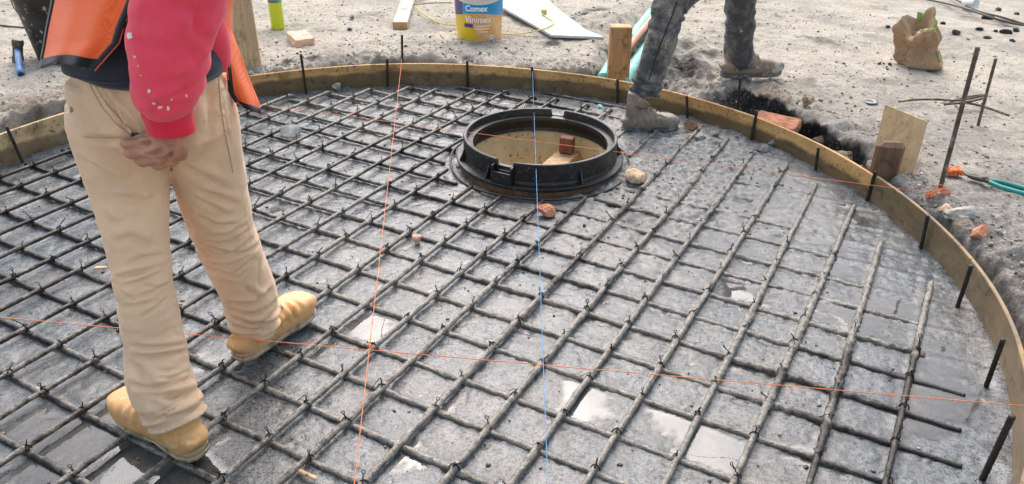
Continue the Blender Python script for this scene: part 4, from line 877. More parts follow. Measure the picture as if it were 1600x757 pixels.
# bottle
q = bp(434, 40, GZ); zb = gz(q.x, q.y) - .002; bt = tag(empty('drink_bottle', (q.x, q.y, zb)), 'clear bottle of yellow green drink standing on the yard', 'bottle')
prof = [(.028, .004), (.036, 0), (.042, .006)] + [(.0425 - .0018 * (k % 2), .02 + k * .0085) for k in range(16)] + [(.0425, .165), (.0425, .25), (.036, .28), (.018, .315), (.0145, .33), (.0145, .345)]
for nm, pr_, mt_ in (('body', prof, 'drink'), ('label', [(.0432, .168), (.0436, .17), (.0436, .235), (.0432, .238)], 'bottle_label'), ('cap', [(.0165, .335), (.0165, .356), (.012, .358)], 'white_plastic')):
    o = mk(nm, *disc_stack(pr_, 28), MT[mt_], bt); o.matrix_parent_inverse.identity()
    if nm == 'label': lb = o
for k in range(9):
    a = -1.57 - .62 + k * .155; o = mk('print_mark', *xf(box(.0045, .001, .012, 0), TRS((.0441 * math.cos(a), .0441 * math.sin(a), .172), a + 1.5708)), MT['label_print'], lb); o.parent = lb; o.matrix_parent_inverse.identity()
# timber on the ground
q = bp(625, 41, GZ); zb = gz(q.x, q.y); p1 = bp(652, -40, GZ); a = math.atan2(p1.y - q.y, p1.x - q.x); M = TRS((q.x, q.y + .005, zb - .002), a)
tb = mk('timber_beam', *xf(box(1.25, .094, .05, .004), M @ Matrix.Translation((.625, 0, 0))), MT['old_wood'], smooth=False); tag(tb, 'weathered square timber lying on the yard left of the paint bucket', 'timber')
mk('sawn_end', *xf(box(.003, .088, .045, .001), M @ Matrix.Translation((-.0012, 0, .0025))), MT['stake_wood'], tb, smooth=False)
# grey sheet with yellow cord
top = [bp(782, 8, .125), bp(862, 55, .135), bp(944, 58, .118), bp(916, 46, .14), bp(868, 12, .165), bp(846, -4, .17), bp(800, -40, .16)]
top = [bp(775, -30, .16), bp(783, 10, .135), bp(862, 55, .130), bp(944, 58, .118), bp(915, 46, .135), bp(866, 10, .16), bp(840, -18, .165), bp(835, -30, .165)]
dn = Vector((0, 0, .014)); n = len(top); V = [p - dn for p in top] + top
gb = mk('grey_sheet', V, [list(range(n))[::-1], [n + i for i in range(n)]] + [[i, (i + 1) % n, n + (i + 1) % n, n + i] for i in range(n)], MT['grey_board'], smooth=False)
tag(gb, 'pale grey broken sheet of board lying tilted behind the paint bucket', 'board')
pts = [bp(648, 10, .105), bp(664, 24, .105), bp(690, 37, .106), bp(715, 40, .106), bp(740, 45, .106), bp(775, 52, .108), bp(800, 54, .108), bp(832, 50, .128), bp(850, 45, .139), bp(866, 37, .143), bp(858, 30, .146), bp(848, 22, .150)]
yc = tag(empty('yellow_cord', pts[0]), 'thin yellow cord trailing round the paint bucket onto the grey sheet', 'cord')
mk('cord', *tube(smooth_path([tuple(p) for p in pts], 90), .0042, 7), MT['yellow_cord'], yc)
q = bp(850, 19, .158); mk('plug', *xf(disc_stack([(.010, -.012), (.020, -.006), (.021, .012), (.015, .018)], 12), TRS(q)), MT['yellow_cord'], yc)
tag(mk('thin_stick', *tube([bp(640, 8, .108), bp(670, 5, .115), bp(706, 4, .11)], .006, 6), MT['old_wood']), 'thin grey stick lying beyond the weathered timber', 'stick')
# cables
def cable(pts, r, label, mat='grey_cable'): return tag(mk('cable', *tube(smooth_path([tuple(bp(px, py, GZ + .012 + dz)) for px, py, dz in pts], 60), r, 6), MT[mat]), label, 'cable')
cable([(1420, -6, 0), (1475, 5, .01), (1510, 14, .03), (1545, 26, .03), (1575, 35, .01), (1625, 44, 0)], .007, 'dark cable at the top right, the lower of two')
cable([(1470, -12, 0), (1500, 3, .02), (1530, 18, .03), (1565, 27, .03), (1600, 38, .01), (1640, 48, 0)], .007, 'dark cable at the top right, the upper of two')
cable([(-40, 38, 0), (0, 40, 0), (20, 42, 0), (45, 44, 0)], .006, 'thin dark cable running to the black bucket')
q = bp(1503, 14, GZ); zz = gz(q.x, q.y); v, f = lathe([(.028, 0), (.03, .002), (.042, .085), (.044, .088), (.040, .086), (.027, .006)], 24); tag(mk('plastic_cup', *xf((v, f), TRS((q.x, q.y, zz + .04), rad(35), rad(82))), MT['white_plastic']), 'crushed white cup lying beyond the paper bag', 'cup')
# bent rods
def rod(pts, r, label): return tag(mk('bent_rod', *tube(smooth_path([tuple(bp(px, py, GZ + dz)) for px, py, dz in pts], 60), r, 7), MT['rust']), label, 'rod', 'loose bent rods')
rod([(1404, 159, .012), (1435, 156, .014), (1470, 156, .02), (1500, 157, .03), (1540, 149, .045)], .0058, 'bent rusty rod pointing left behind the tall pin')
rod([(1476, 164, .012), (1500, 155, .02), (1532, 149, .03), (1541, 152, .04), (1510, 160, .03), (1480, 163, .02)], .0058, 'doubled rusty rod loop crossing behind the tall pin')
rod([(1508, 160, .025), (1540, 168, .018), (1577, 181, .010)], .0058, 'rusty rod pointing right behind the tall pin')
# washer
q = bp(1362, 153, GZ); tag(mk('steel_washer', *xf(lathe([(.014, .004), (.032, .004), (.034, .002), (.034, -.004), (.014, -.004)], 28), TRS((q.x, q.y, gz(q.x, q.y) + .002))), MT['washer_metal']), 'round grey washer lying flat on the yard', 'washer')
# pliers
j0, pv, h1, h2 = bp(1507, 272, .125), bp(1537, 281, .125), bp(1606, 297, .118), bp(1606, 305, .118)
pl = tag(empty('cutting_pliers', pv), 'pair of pliers with teal grips lying at the right edge', 'pliers')
for s, hpt in ((1, h1), (-1, h2)):
    d = (pv - j0).normalized(); n_ = Vector((-d.y, d.x, 0)); mid = pv.lerp(hpt, .45) + n_ * (.012 * s) * 1.2
    mk('jaw', *tube(smooth_path([j0 + n_ * .002 * s, j0.lerp(pv, .5) + n_ * .010 * s, pv + n_ * .004 * s, pv.lerp(mid, .35)], 14), [.003, .004, .006, .008, .009, .010, .010, .010, .010, .009, .008, .008, .007, .007], 8), MT['tool_steel'], pl)
    mk('grip', *tube(smooth_path([pv.lerp(mid, .3), mid, hpt + n_ * .002 * s, hpt + (hpt - pv) * .5], 20), np.linspace(.0085, .011, 20), 9), MT['teal_grip'], pl)
mk('pivot', *xf(disc_stack([(.009, 0), (.009, .013), (.006, .015)], 12), TRS(pv - Vector((0, 0, .002)))), MT['tool_steel'], pl)
# crumpled paper bag
q = bp(1432, 100, GZ); bg_ = tag(empty('paper_bag', (q.x, q.y, gz(q.x, q.y))), 'crumpled brown paper sack with lime green mouth on the yard', 'paper bag')
def bag():
    nl, ns = 40, 90; th = np.linspace(0, 2 * np.pi, ns, endpoint=False)
    pr_ = np.array([(.02, .0), (.10, .0), (.115, .015), (.11, .05), (.098, .09), (.094, .125), (.105, .16), (.112, .19), (.105, .215), (.09, .235), (.07, .245), (.058, .235), (.045, .21), (.03, .18), (.01, .17)])
    u = np.linspace(0, len(pr_) - 1, nl); rr_ = np.interp(u, range(len(pr_)), pr_[:, 0]); zz = np.interp(u, range(len(pr_)), pr_[:, 1]); V = np.zeros((nl, ns, 3))
    for k in range(nl):
        ca, sa = np.cos(th), np.sin(th); sq = (np.abs(ca) ** 4 + np.abs(sa) ** 4) ** -.25 * .5 + .5; h_ = zz[k] / .24
        x = rr_[k] * sq * ca * (1.1 + .12 * np.sin(3 * th) * h_) - .045 * h_ + .03 * (h_ < .35) * (1 - h_ / .35); y = rr_[k] * sq * sa * .85
        V[k] = np.stack([x, y, zz[k] + .045 * np.sin(th * 1 + .6) * h_ ** 2 + .018 * np.sin(3 * th) * h_ ** 3], -1)
    P = V.reshape(-1, 3); nn = P - [0, 0, .1]; nn[:, 2] *= .4; nn /= np.linalg.norm(nn, axis=1)[:, None] + 1e-9
    def ridge(sc, sd): return .5 - np.abs(fbm3(P * [1, 1, .75] + sd, sc, 1, sd)) * 2.4
    d = .052 * (ridge(.11, 3) - .25) + .026 * (ridge(.05, 5) - .25) + .010 * (ridge(.022, 9) - .25)
    P = P + nn * (d * np.clip(P[:, 2] / .03, .15, 1))[:, None]; P[:, 2] = np.maximum(P[:, 2], 0)
    f = [[i * ns + k, i * ns + (k + 1) % ns, (i + 1) * ns + (k + 1) % ns, (i + 1) * ns + k] for i in range(nl - 1) for k in range(ns)] + [list(range(ns))[::-1], [(nl - 1) * ns + k for k in range(ns)]]
    return P, f, V, ns, nl
P, f, V_, ns, nl = bag(); o = mk('sack', P, f, MT['paper'], bg_, smooth=False); o.matrix_parent_inverse.identity()
G_ = np.array(P).reshape(nl, ns, 3)
def strip(rows, ks, mat, nm, off=.004, wav=.01):
    A = np.array([[G_[r, k % ns] + [off * math.cos(2 * math.pi * k / ns), off * math.sin(2 * math.pi * k / ns), off + wav * math.sin(k * 1.3 + r)] for k in ks] for r in rows]); n, m = A.shape[:2]
    V = A.reshape(-1, 3).tolist(); V += (A.reshape(-1, 3) - [0, 0, .003]).tolist(); N_ = n * m
    f = [[i * m + j, i * m + j + 1, (i + 1) * m + j + 1, (i + 1) * m + j] for i in range(n - 1) for j in range(m - 1)]; f += [[N_ + a for a in q[::-1]] for q in f]
    o = mk(nm, V, f, MT[mat], bg_, smooth=False); o.matrix_parent_inverse.identity(); return o
strip(range(26, 32), range(-26, 16), 'lime_paper', 'sack_mouth', .003, .002); strip(range(8, 13), range(-14, -6), 'lime_paper', 'printed_flap', .004, .002)
V = []; t0 = Vector((-.03, .03, .20))
for k in range(7): V += [tuple(t0 + Vector((-.018 + .012 * k * .2 - .02 * (k / 6) ** 2, .0, .015 * k))), tuple(t0 + Vector((.020 - .006 * k * .5, .012 * math.sin(k), .015 * k)))]
ff = [[2 * k, 2 * k + 1, 2 * k + 3, 2 * k + 2] for k in range(6)]; V += [(x, y + .003, z) for x, y, z in V]; ff += [[14 + a for a in q[::-1]] for q in ff]
o = mk('torn_strip', V, ff, MT['lime_paper'], bg_, smooth=False); o.matrix_parent_inverse.identity()
# bits of stripped tape and peel
q = bp(158, 418, .04); tag(mk('wood_splinter', *xf(box(.05, .014, .006, .002), TRS((q.x, q.y, .036), rad(-15), 0, rad(-12))), MT['pale_wood'], smooth=False), 'pale wood splinter lying on the bars left of the trousers', 'splinter')
q = bp(480, 740, .03); tag(mk('wood_splinter', *xf(box(.055, .012, .008, .003), TRS((q.x, q.y, .022), rad(-28), 0, 0)), MT['pale_wood'], smooth=False), 'pale wood splinter on the slab near the bottom edge', 'splinter')
q = bp(402, 207, .02); v, f = lathe([(.001, .0), (.045, .0), (.05, .01), (.04, .03), (.001, .036)], 20, closed=False); P = np.array(v); P += .012 * np.stack([fbm3(P + k * 5, .03, 2, k) for k in range(3)], -1)
b = NB('clear_film'); MT['film'] = b.fin((.55, .56, .54), .35, Transmission_Weight=.7, IOR=1.12); q = bp(453, 206, .02)
tag(mk('plastic_film', *xf((P, f), TRS((q.x, q.y, .012))), MT['film']), 'scrap of clear plastic film lying between the bars near the vest flap', 'plastic scrap')
# ================================================================ people
def limb(pts, rx, ry=None, side=(1, 0, 0), n=None, seg=18, ex=2.0):
    m = len(pts); n = n or m * 5; P = smooth_path([tuple(p) for p in pts], n); u = np.linspace(0, m - 1, n)
    a = np.interp(u, range(m), rx); c = np.interp(u, range(m), ry if ry is not None else rx); return loft(P, a, c, side, seg, ex)
def leg_param(P, axis):               # nearest place on a leg axis: t along 0..1, distance
    A = smooth_path([tuple(p) for p in axis], 60); d = np.linalg.norm(P[:, None] - A[None], axis=2); k = d.argmin(1); return k / 59.0, d.min(1), A[k]
def fold(P, N, axes, strength=1.0, seed=0, ankle=1.0):
    best = np.full(len(P), 9.); T = np.zeros(len(P)); C = np.zeros_like(P); leg = np.zeros(len(P))
    for q, ax in enumerate(axes):
        t, d, c = leg_param(P, ax); m = d < best; best[m] = d[m]; T[m] = t[m]; C[m] = c[m]; leg[m] = q
    th = np.arctan2(P[:, 1] - C[:, 1], P[:, 0] - C[:, 0]); nz = fbm3(P + seed, .10, 2, seed)
    ak = sstep(.66, .92, T); kn = np.exp(-((T - .47) / .10) ** 2); hp = sstep(.26, .05, T)
    def crease(ph): s = np.sin(ph); return np.sign(s) * np.abs(s) ** .6
    d = .0110 * ankle * ak * crease(2 * np.pi * (T * 8.5 + .16 * np.sin(th + 2.1 * leg + seed) + .09 * np.sin(2 * th + 1) + 1.1 * nz))
    d += .0045 * ankle * ak * crease(2 * np.pi * (T * 19 - .25 * np.sin(th + .8) + 1.6 * nz))
    d += .0055 * kn * crease(2 * np.pi * (T * 13 + .30 * np.sin(th - 1.2 + leg) + 1.3 * nz))
    d += .0045 * hp * crease(2 * np.pi * (T * 9 + .55 * np.sin(th + .6 + leg * 2) + 1.5 * nz))
    d += .0034 * (1 - ak) * crease(2 * np.pi * (T * 5.5 + .7 * np.sin(th + 2 * leg) + 1.8 * nz)) + .004 * fbm3(P + 3 * seed, .12, 3, seed + 5)
    return P + N * (d * strength)[:, None]
def boot_parts(heel, dirv, z, sc, mu, ms, parent, label=None, ank=.15, lean=(0, 0)):
    d = Vector((dirv[0], dirv[1], 0)).normalized(); M = Matrix(((d.x, -d.y, 0, heel[0]), (d.y, d.x, 0, heel[1]), (0, 0, 1, z), (0, 0, 0, 1))) @ Matrix.Diagonal((sc, sc, sc, 1))
    xs = [(-.002, .022, .045), (.010, .034, .060), (.045, .040, .068), (.09, .040, .078), (.135, .043, .080), (.175, .048, .074), (.215, .051, .070), (.245, .047, .066), (.267, .037, .055), (.281, .020, .034)]
    C = [(x, (.006 if x > .15 else 0), .008 + h / 2) for x, w, h in xs]; P = smooth_path(C, 34); u = np.linspace(0, len(xs) - 1, 34)
    foot = loft(P, np.interp(u, range(len(xs)), [w for x, w, h in xs]), np.interp(u, range(len(xs)), [h / 2 for x, w, h in xs]), (0, 1, 0), 26, 3.2)
    shaft = limb([(.052, 0, .04), (.050, 0, .04 + (ank - .02) * .45), (.050 + lean[0] * .4, lean[1] * .4, .04 + (ank - .02) * .8), (.052 + lean[0], lean[1], ank + .02)], [.038, .036, .036, .037], [.044, .042, .041, .042], (0, 1, 0))
    zi = min(.115, ank + .035); instep = limb([(.06, 0, zi), (.10, 0, min(.098, zi)), (.15, .003, min(.078, zi))], [.030, .030, .03], [.03, .026, .022], (0, 1, 0))
    me = fuse([xf(foot, M), xf(shaft, M), xf(instep, M)], .0055, 5); P = get_co(me); N = get_no(me)
    loc = np.array([list(M.inverted() @ Vector(p)) for p in P]); cr_ = np.exp(-((loc[:, 0] - .165) / .035) ** 2) * (loc[:, 2] > .05)
    P += N * (.0035 * fbm3(P, .05, 3, 9) - .003 * cr_ * np.sin(loc[:, 0] * 230 + 9 * loc[:, 1]) - .0012 * np.exp(-((loc[:, 0] - .070) / .0025) ** 2) - .0016 * np.exp(-((loc[:, 2] - .105) / .004) ** 2) * (loc[:, 0] < .09))[:, None]
    set_co(me, P); up = link('boot', me, MT[mu], parent)
    if label: up['label'] = label
    # sole
    ol = [(-.004, .012), (.004, .028), (.03, .037), (.07, .038), (.11, .037), (.15, .042), (.19, .049), (.225, .050), (.255, .043), (.275, .027), (.285, .008)]
    ol = ol + [(x, -y + .008 * (x > .14)) for x, y in ol[::-1]]; n = len(ol); V = []; F_ = []
    for zz, gr in ((0, -.002), (.003, 0), (.010, .001), (.012, -.001), (.022, 0), (.025, -.003)):
        for x, y in ol: V.append(M @ Vector((x + gr * (1 if x > .14 else -1), y + gr * (1 if y > 0 else -1), zz + (.004 * max(0, (x - .22) / .06) ** 2) + (.007 if .085 < x < .125 and zz < .005 else 0))))
    for i in range(5): F_ += [[i * n + k, i * n + (k + 1) % n, (i + 1) * n + (k + 1) % n, (i + 1) * n + k] for k in range(n)]
    F_ += [list(range(n))[::-1], [5 * n + k for k in range(n)]]; mk('sole', V, F_, MT[ms], up, smooth=False)
    for k in range(4):
        x = .092 + k * .020; zz = .122 - k * .0125; pts = [M @ Vector((x + .006 * math.sin(3.14 * t), -.026 + .052 * t, zz + .006 + .010 * math.sin(3.14 * t))) for t in np.linspace(0, 1, 9)]
        mk('lace', *tube(pts, .0026, 6), MT['lace'], up)
    return up
def head_parts(c, face, up=(0, 0, 1)):           # skull, jaw, nose and ears in skin
    f = Vector((face[0], face[1], 0)).normalized(); r = Vector((f.y, -f.x, 0)); c = Vector(c); z = Vector((0, 0, 1))
    pr_ = [limb([c + z * .115, c + z * .09, c + z * .03, c - z * .03, c - z * .08 + f * .02, c - z * .112 + f * .035], [.03, .065, .076, .072, .055, .026], [.035, .08, .095, .088, .062, .03], tuple(r)),
           limb([c + f * .082 + z * .02, c + f * .098 - z * .01, c + f * .108 - z * .03, c + f * .09 - z * .038], [.008, .010, .014, .010], None, tuple(r)),
           limb([c + f * .075 - z * .055 - r * .025, c + f * .09 - z * .056, c + f * .075 - z * .055 + r * .025], [.007, .010, .007])]
    for s in (-1, 1): pr_.append(limb([c + r * s * .074 + z * .025, c + r * s * .083 - z * .0, c + r * s * .074 - z * .03], [.008, .014, .008], [.006, .02, .008], tuple(f)))
    return pr_
def eyes(c, face, parent):
    f = Vector((face[0], face[1], 0)).normalized(); r = Vector((f.y, -f.x, 0)); c = Vector(c)
    for s in (-1, 1):
        v, g = disc_stack([(.003, -.009), (.009, -.005), (.0105, 0), (.009, .005), (.003, .009)], 12); mk('eye', *xf((v, g), TRS(c + f * .083 + r * s * .031 + Vector((0, 0, .006)))), MT['print_white'], parent)
def hand_parts(w, d, side, back, curl, k=1.0):   # wrist, finger direction, index->little direction, back-of-hand normal
    w, d, s, b_ = Vector(w), Vector(d).normalized(), Vector(side).normalized(), Vector(back).normalized(); out = []
    kn = [w + d * .078 * k + s * o * k + b_ * h * k for o, h in ((-.032, .004), (-.011, .008), (.011, .006), (.031, .0))]
    out.append(limb([w - d * .03, w + d * .01, w + d * .04, w + d * .074], [.027 * k, .031 * k, .040 * k, .041 * k], [.021 * k, .018 * k, .017 * k, .014 * k], tuple(s), ex=2.4))
    for i, (kp, ln) in enumerate(zip(kn, (.040, .045, .042, .033))):
        c1 = (d * math.cos(curl[0]) - b_ * math.sin(curl[0])); c2 = (d * math.cos(curl[0] + curl[1]) - b_ * math.sin(curl[0] + curl[1])); c3 = (d * math.cos(curl[0] + curl[1] + .6) - b_ * math.sin(curl[0] + curl[1] + .6))
        sp = s * (i - 1.5) * .0022; rr_ = (.0098, .0102, .0098, .0086)[i] * k; p0 = kp - d * .022 * k; p1 = kp + c1 * ln * k + sp; p2 = p1 + c2 * ln * .66 * k; p3 = p2 + c3 * ln * .5 * k
        out.append(limb([p0, kp, kp.lerp(p1, .5) , p1, p2, p3], [rr_ * .95, rr_ * 1.12, rr_ * .93, rr_ * 1.06, rr_ * .92, rr_ * .6], n=28, seg=12))
    tb = w + d * .022 * k - s * .030 * k - b_ * .006 * k; t1 = tb + (d * .6 - s * .5 - b_ * .5).normalized() * .036 * k; t2 = t1 + (d * .85 - s * .05 - b_ * .5).normalized() * .028 * k
    out.append(limb([w + d * .005 - s * .012, tb, t1, t2], [.014 * k, .0135 * k, .0112 * k, .007 * k], seg=12)); return out

# ---------------- the man in the orange vest
W1 = tag(empty('person', (-.79, 1.66, .03)), 'person in khaki trousers, red hoodie and orange mesh vest seen from behind', 'person')
fx, rx_ = (.5, .87), (.9, -.43)
lA = [(-.865, 1.675, .86), (-.872, 1.662, .76), (-.866, 1.645, .66), (-.852, 1.595, .52), (-.842, 1.555, .40), (-.834, 1.525, .27), (-.826, 1.492, .19), (-.802, 1.468, .15), (-.786, 1.454, .125), (-.777, 1.446, .104)]
rA_ = [.090, .100, .091, .069, .062, .068, .074, .071, .066, .062]
lB = [(-.722, 1.70, .86), (-.714, 1.715, .76), (-.722, 1.735, .66), (-.732, 1.785, .46), (-.728, 1.815, .34), (-.716, 1.838, .23), (-.714, 1.845, .16), (-.714, 1.842, .085)]
rB_ = [.090, .092, .088, .079, .076, .074, .071, .060]
pel = limb([(-.795, 1.688, .955), (-.795, 1.686, .90), (-.794, 1.684, .83), (-.792, 1.685, .76), (-.79, 1.688, .70)], [.158, .170, .180, .176, .11], [.118, .124, .135, .132, .085], (rx_[0], rx_[1], 0))
me = fuse([pel, limb(lA, rA_, seg=24), limb(lB, rB_, seg=24)], .0042, 8)
P = get_co(me); P = fold(P, get_no(me), [lA, lB], .32, 3, 1.3); set_co(me, P); N = get_no(me)
tr = link('trousers', me, MT['khaki'], W1); tr['label'] = 'khaki work trousers'
def creases(o, lines):                  # press fold lines seen in the photo into the cloth
    dg = bpy.context.evaluated_depsgraph_get(); dg.update(); P = get_co(o.data); N = get_no(o.data); D_ = np.zeros(len(P))
    for A, w, px in lines:
        q_ = np.array(px, float); pts = []
        for x, y in smooth_path(np.c_[q_, q_[:, 0] * 0], 36)[:, :2]:
            dx, dy, dz = ray(x, y); ok, loc, nr, _ = o.ray_cast(Vector((0, 0, H)), Vector((float(dx), float(dy), float(dz))).normalized())
            if ok: pts.append(tuple(loc))
        if len(pts) < 5: continue
        L = np.array(pts); box_ = (P > L.min(0) - .05).all(1) & (P < L.max(0) + .05).all(1); I = np.nonzero(box_)[0]
        d = np.linalg.norm(P[I][:, None] - L[None], axis=2); k = d.argmin(1); s = d.min(1); tp = np.sin(np.pi * np.clip((k + .6) / len(L), 0, 1)) ** .6
        up = P[I][:, 2] > L[k][:, 2]                       # cloth bulges over the fold on its upper side
        D_[I] += A * tp * (-np.exp(-(s / w) ** 2) + np.where(up, .8, .35) * np.exp(-((s - 2.3 * w) / (1.5 * w)) ** 2))
    set_co(o.data, P + N * np.clip(D_, -.017, .014)[:, None])
a_, b_, c_ = .0056, .0085, .0125
creases(tr, [(b_, .0045, [(146, 111), (167, 147), (186, 182), (204, 213)]), (a_, .004, [(171, 149), (199, 182), (217, 206)]), (b_, .006, [(133, 215), (170, 217), (207, 218)]), (a_, .006, [(127, 248), (159, 267), (186, 285)]), (c_, .012, [(315, 111), (328, 143), (331, 196), (318, 227)]),
    (a_, .004, [(344, 109), (347, 169), (360, 227)]), (a_, .007, [(281, 254), (318, 272), (344, 288)]), (b_, .010, [(165, 277), (187, 286), (208, 286)]), (b_, .009, [(178, 306), (210, 314), (239, 316)]), (b_, .008, [(167, 340), (178, 347), (187, 353)]), (b_, .008, [(178, 380), (205, 372), (228, 382), (237, 383)]),
    (a_, .0045, [(199, 414), (226, 402), (264, 399)]), (a_, .0045, [(183, 434), (214, 425), (255, 416)]), (a_, .004, [(182, 435), (220, 426), (241, 422)]), (a_, .004, [(191, 450), (225, 437), (250, 424)]), (a_, .004, [(189, 456), (200, 463), (214, 470)]), (a_, .004, [(216, 466), (246, 452), (265, 443)]), (a_, .004, [(220, 443), (232, 447), (244, 449)]),
    (a_, .0045, [(193, 481), (225, 476), (250, 470)]), (a_, .004, [(222, 496), (246, 479), (265, 463)]), (b_, .005, [(206, 541), (241, 544), (275, 540), (290, 538)]), (b_, .006, [(210, 558), (241, 557), (275, 552), (294, 548)]), (a_, .005, [(242, 580), (262, 581), (286, 577)]), (b_, .005, [(245, 590), (269, 590), (297, 579)]), (c_, .009, [(213, 570), (225, 589), (238, 602)]),
    (c_, .007, [(207, 601), (238, 607), (266, 601), (306, 590)]), (.013, .008, [(225, 617), (257, 620), (276, 621), (311, 610)]), (b_, .008, [(237, 627), (243, 633), (249, 639)]), (a_, .005, [(240, 655), (265, 652), (308, 638)]),
    (a_, .007, [(280, 254), (306, 274), (327, 280), (359, 300)]), (b_, .007, [(308, 298), (339, 307), (371, 321)]), (a_, .006, [(306, 309), (339, 327), (353, 337)]), (b_, .006, [(314, 339), (339, 352), (371, 351)]), (b_, .005, [(325, 369), (351, 365), (383, 353)]), (b_, .005, [(323, 377), (355, 379), (387, 361)]), (b_, .005, [(331, 387), (363, 393), (395, 371)]),
    (b_, .005, [(325, 393), (352, 399), (388, 391), (405, 382)]), (b_, .005, [(331, 414), (359, 414), (395, 397)]), (a_, .005, [(335, 420), (365, 428), (395, 403)]), (a_, .005, [(342, 424), (369, 434), (386, 422)]), (a_, .006, [(405, 407), (404, 430), (403, 450)]), (c_, .007, [(361, 475), (395, 473), (424, 454)]), (b_, .006, [(365, 484), (399, 488), (433, 471)]), (c_, .007, [(373, 498), (411, 507), (441, 494)]), (b_, .006, [(380, 446), (395, 458), (409, 465)])])
# back pocket, its welt and the side seam
def skin_path(px, off=.004, base=None):           # follow a photo line over the trousers
    dg = bpy.context.evaluated_depsgraph_get(); dg.update(); out = []
    for x, y in px:
        dx, dy, dz = ray(x, y); ok, loc, nr, _ = tr.ray_cast(Vector((0, 0, H)), Vector((float(dx), float(dy), float(dz))).normalized())
        if ok: out.append(tuple(loc + nr * off))
    return out
def seam(px, r, mat, nm, off=.0008):
    q_ = np.array(px, float); u_ = np.linspace(0, len(q_) - 1, 40); pts = skin_path([(np.interp(a_, range(len(q_)), q_[:, 0]), np.interp(a_, range(len(q_)), q_[:, 1])) for a_ in u_], off)
    if len(pts) > 2: return mk(nm, *tube(smooth_path(pts, 80), r, 6), MT[mat], tr)
simple('khaki_stain', (.30, .18, .09), .9, 0, .2, 60, .2)
cloth('khaki_seam', (.50, .34, .19), .12, 5)
seam([(142, 112), (150, 135), (168, 165), (190, 190), (212, 208)], .0018, 'khaki_seam', 'pocket_seam'); seam([(136, 118), (144, 140), (160, 168), (182, 194), (204, 212)], .0015, 'khaki_seam', 'pocket_seam')
seam([(132, 214), (150, 215), (170, 216), (190, 215), (206, 213)], .0015, 'khaki_seam', 'pocket_hem'); seam([(206, 210), (212, 211), (218, 212), (221, 214)], .006, 'dark_hole', 'pocket_opening', -.002)
seam([(341, 118), (344, 160), (350, 200), (358, 240), (364, 270)], .0015, 'khaki_seam', 'side_seam')
bt1 = boot_parts((-.728, 1.408), (-.83, .56), .0335, 1.08, 'tan_boot', 'tan_sole', W1, 'tan leather boot nearest the viewer', .068)
bt2 = boot_parts((-.754, 1.780), (.52, .854), .0325, 1.04, 'tan_boot', 'tan_sole', W1, 'tan leather boot farther from the viewer')
creases(bt1, [(.004, .003, [(279, 676), (279, 690), (281, 706)]), (.003, .003, [(226, 690), (250, 700), (281, 706)]), (.005, .005, [(222, 640), (233, 655), (241, 668)]), (.004, .004, [(214, 650), (225, 662), (236, 674)]), (.004, .004, [(262, 671), (280, 672), (303, 662)]), (.003, .004, [(290, 690), (302, 688), (312, 680)])])
creases(bt2, [(.004, .003, [(402, 540), (403, 548), (403, 558)]), (.003, .003, [(370, 552), (386, 558), (403, 558)]), (.005, .005, [(440, 470), (452, 482), (462, 500)]), (.005, .005, [(446, 462), (458, 470), (474, 484)]), (.004, .004, [(420, 520), (436, 512), (450, 498)])])
# hoodie
tor = limb([(-.80, 1.69, .972), (-.80, 1.70, 1.0), (-.79, 1.705, 1.08), (-.77, 1.69, 1.20), (-.74, 1.705, 1.31), (-.715, 1.72, 1.385), (-.70, 1.73, 1.42)], [.175, .185, .200, .205, .19, .10, .07], [.105, .108, .112, .115, .11, .08, .06], (rx_[0], rx_[1], 0))
arm = limb([(-.58, 1.66, 1.32), (-.57, 1.60, 1.22), (-.605, 1.535, 1.11), (-.638, 1.505, 1.03), (-.655, 1.497, .965), (-.672, 1.496, .905), (-.680, 1.498, .873), (-.682, 1.50, .862)], [.09, .086, .080, .077, .074, .066, .056, .045])
armL = limb([(-.86, 1.76, 1.32), (-.93, 1.83, 1.22), (-.95, 1.92, 1.13), (-.90, 2.03, 1.11), (-.86, 2.09, 1.11)], [.09, .08, .075, .06, .045])
lobe = limb([(-.655, 1.64, 1.06), (-.642, 1.665, .99), (-.632, 1.685, .93), (-.625, 1.695, .885)], [.05, .042, .030, .014], [.05, .045, .035, .02])
hood = limb([(-.80, 1.60, 1.36), (-.73, 1.61, 1.40), (-.64, 1.66, 1.38)], [.05, .065, .05])
me = fuse([tor, arm, armL, lobe, hood], .0065, 5); P = get_co(me); N = get_no(me); t, dd, _ = leg_param(P, [(-.61, 1.66, 1.32), (-.64, 1.53, 1.11), (-.678, 1.492, .965), (-.682, 1.50, .862)])
near = dd < .12; nz = fbm3(P, .09, 2, 4); th = np.arctan2(P[:, 1] - 1.495, P[:, 0] + .675)
d = .45 * near * (.0055 * np.sign(np.sin(2 * np.pi * (t * 5.5 + .35 * np.sin(th + .5) + 1.3 * nz))) * np.abs(np.sin(2 * np.pi * (t * 5.5 + .35 * np.sin(th + .5) + 1.3 * nz))) ** .7) + .007 * fbm3(P, .13, 2, 8)
set_co(me, P + N * d[:, None]); ho = link('hoodie', me, MT['red_fleece'], W1); creases(ho, [(.009, .010, [(310, 12), (306, 40), (309, 62)]), (.007, .009, [(262, 12), (285, 10), (305, 16)]), (.006, .010, [(215, 60), (240, 75), (270, 80)]), (.006, .008, [(300, 120), (288, 140), (270, 150)]), (.007, .008, [(236, 160), (262, 168), (300, 162)]), (.005, .010, [(235, 110), (255, 125), (280, 128)]), (.006, .01, [(285, 60), (300, 85), (308, 105)])])
ho['label'] = 'bright red hoodie with paint flecks'
v, f = limb([(-.682, 1.500, .872), (-.682, 1.502, .858), (-.682, 1.503, .838), (-.681, 1.503, .824), (-.681, 1.503, .816)], [.046, .049, .046, .047, .045], [.040, .043, .040, .041, .039], n=16, seg=60)
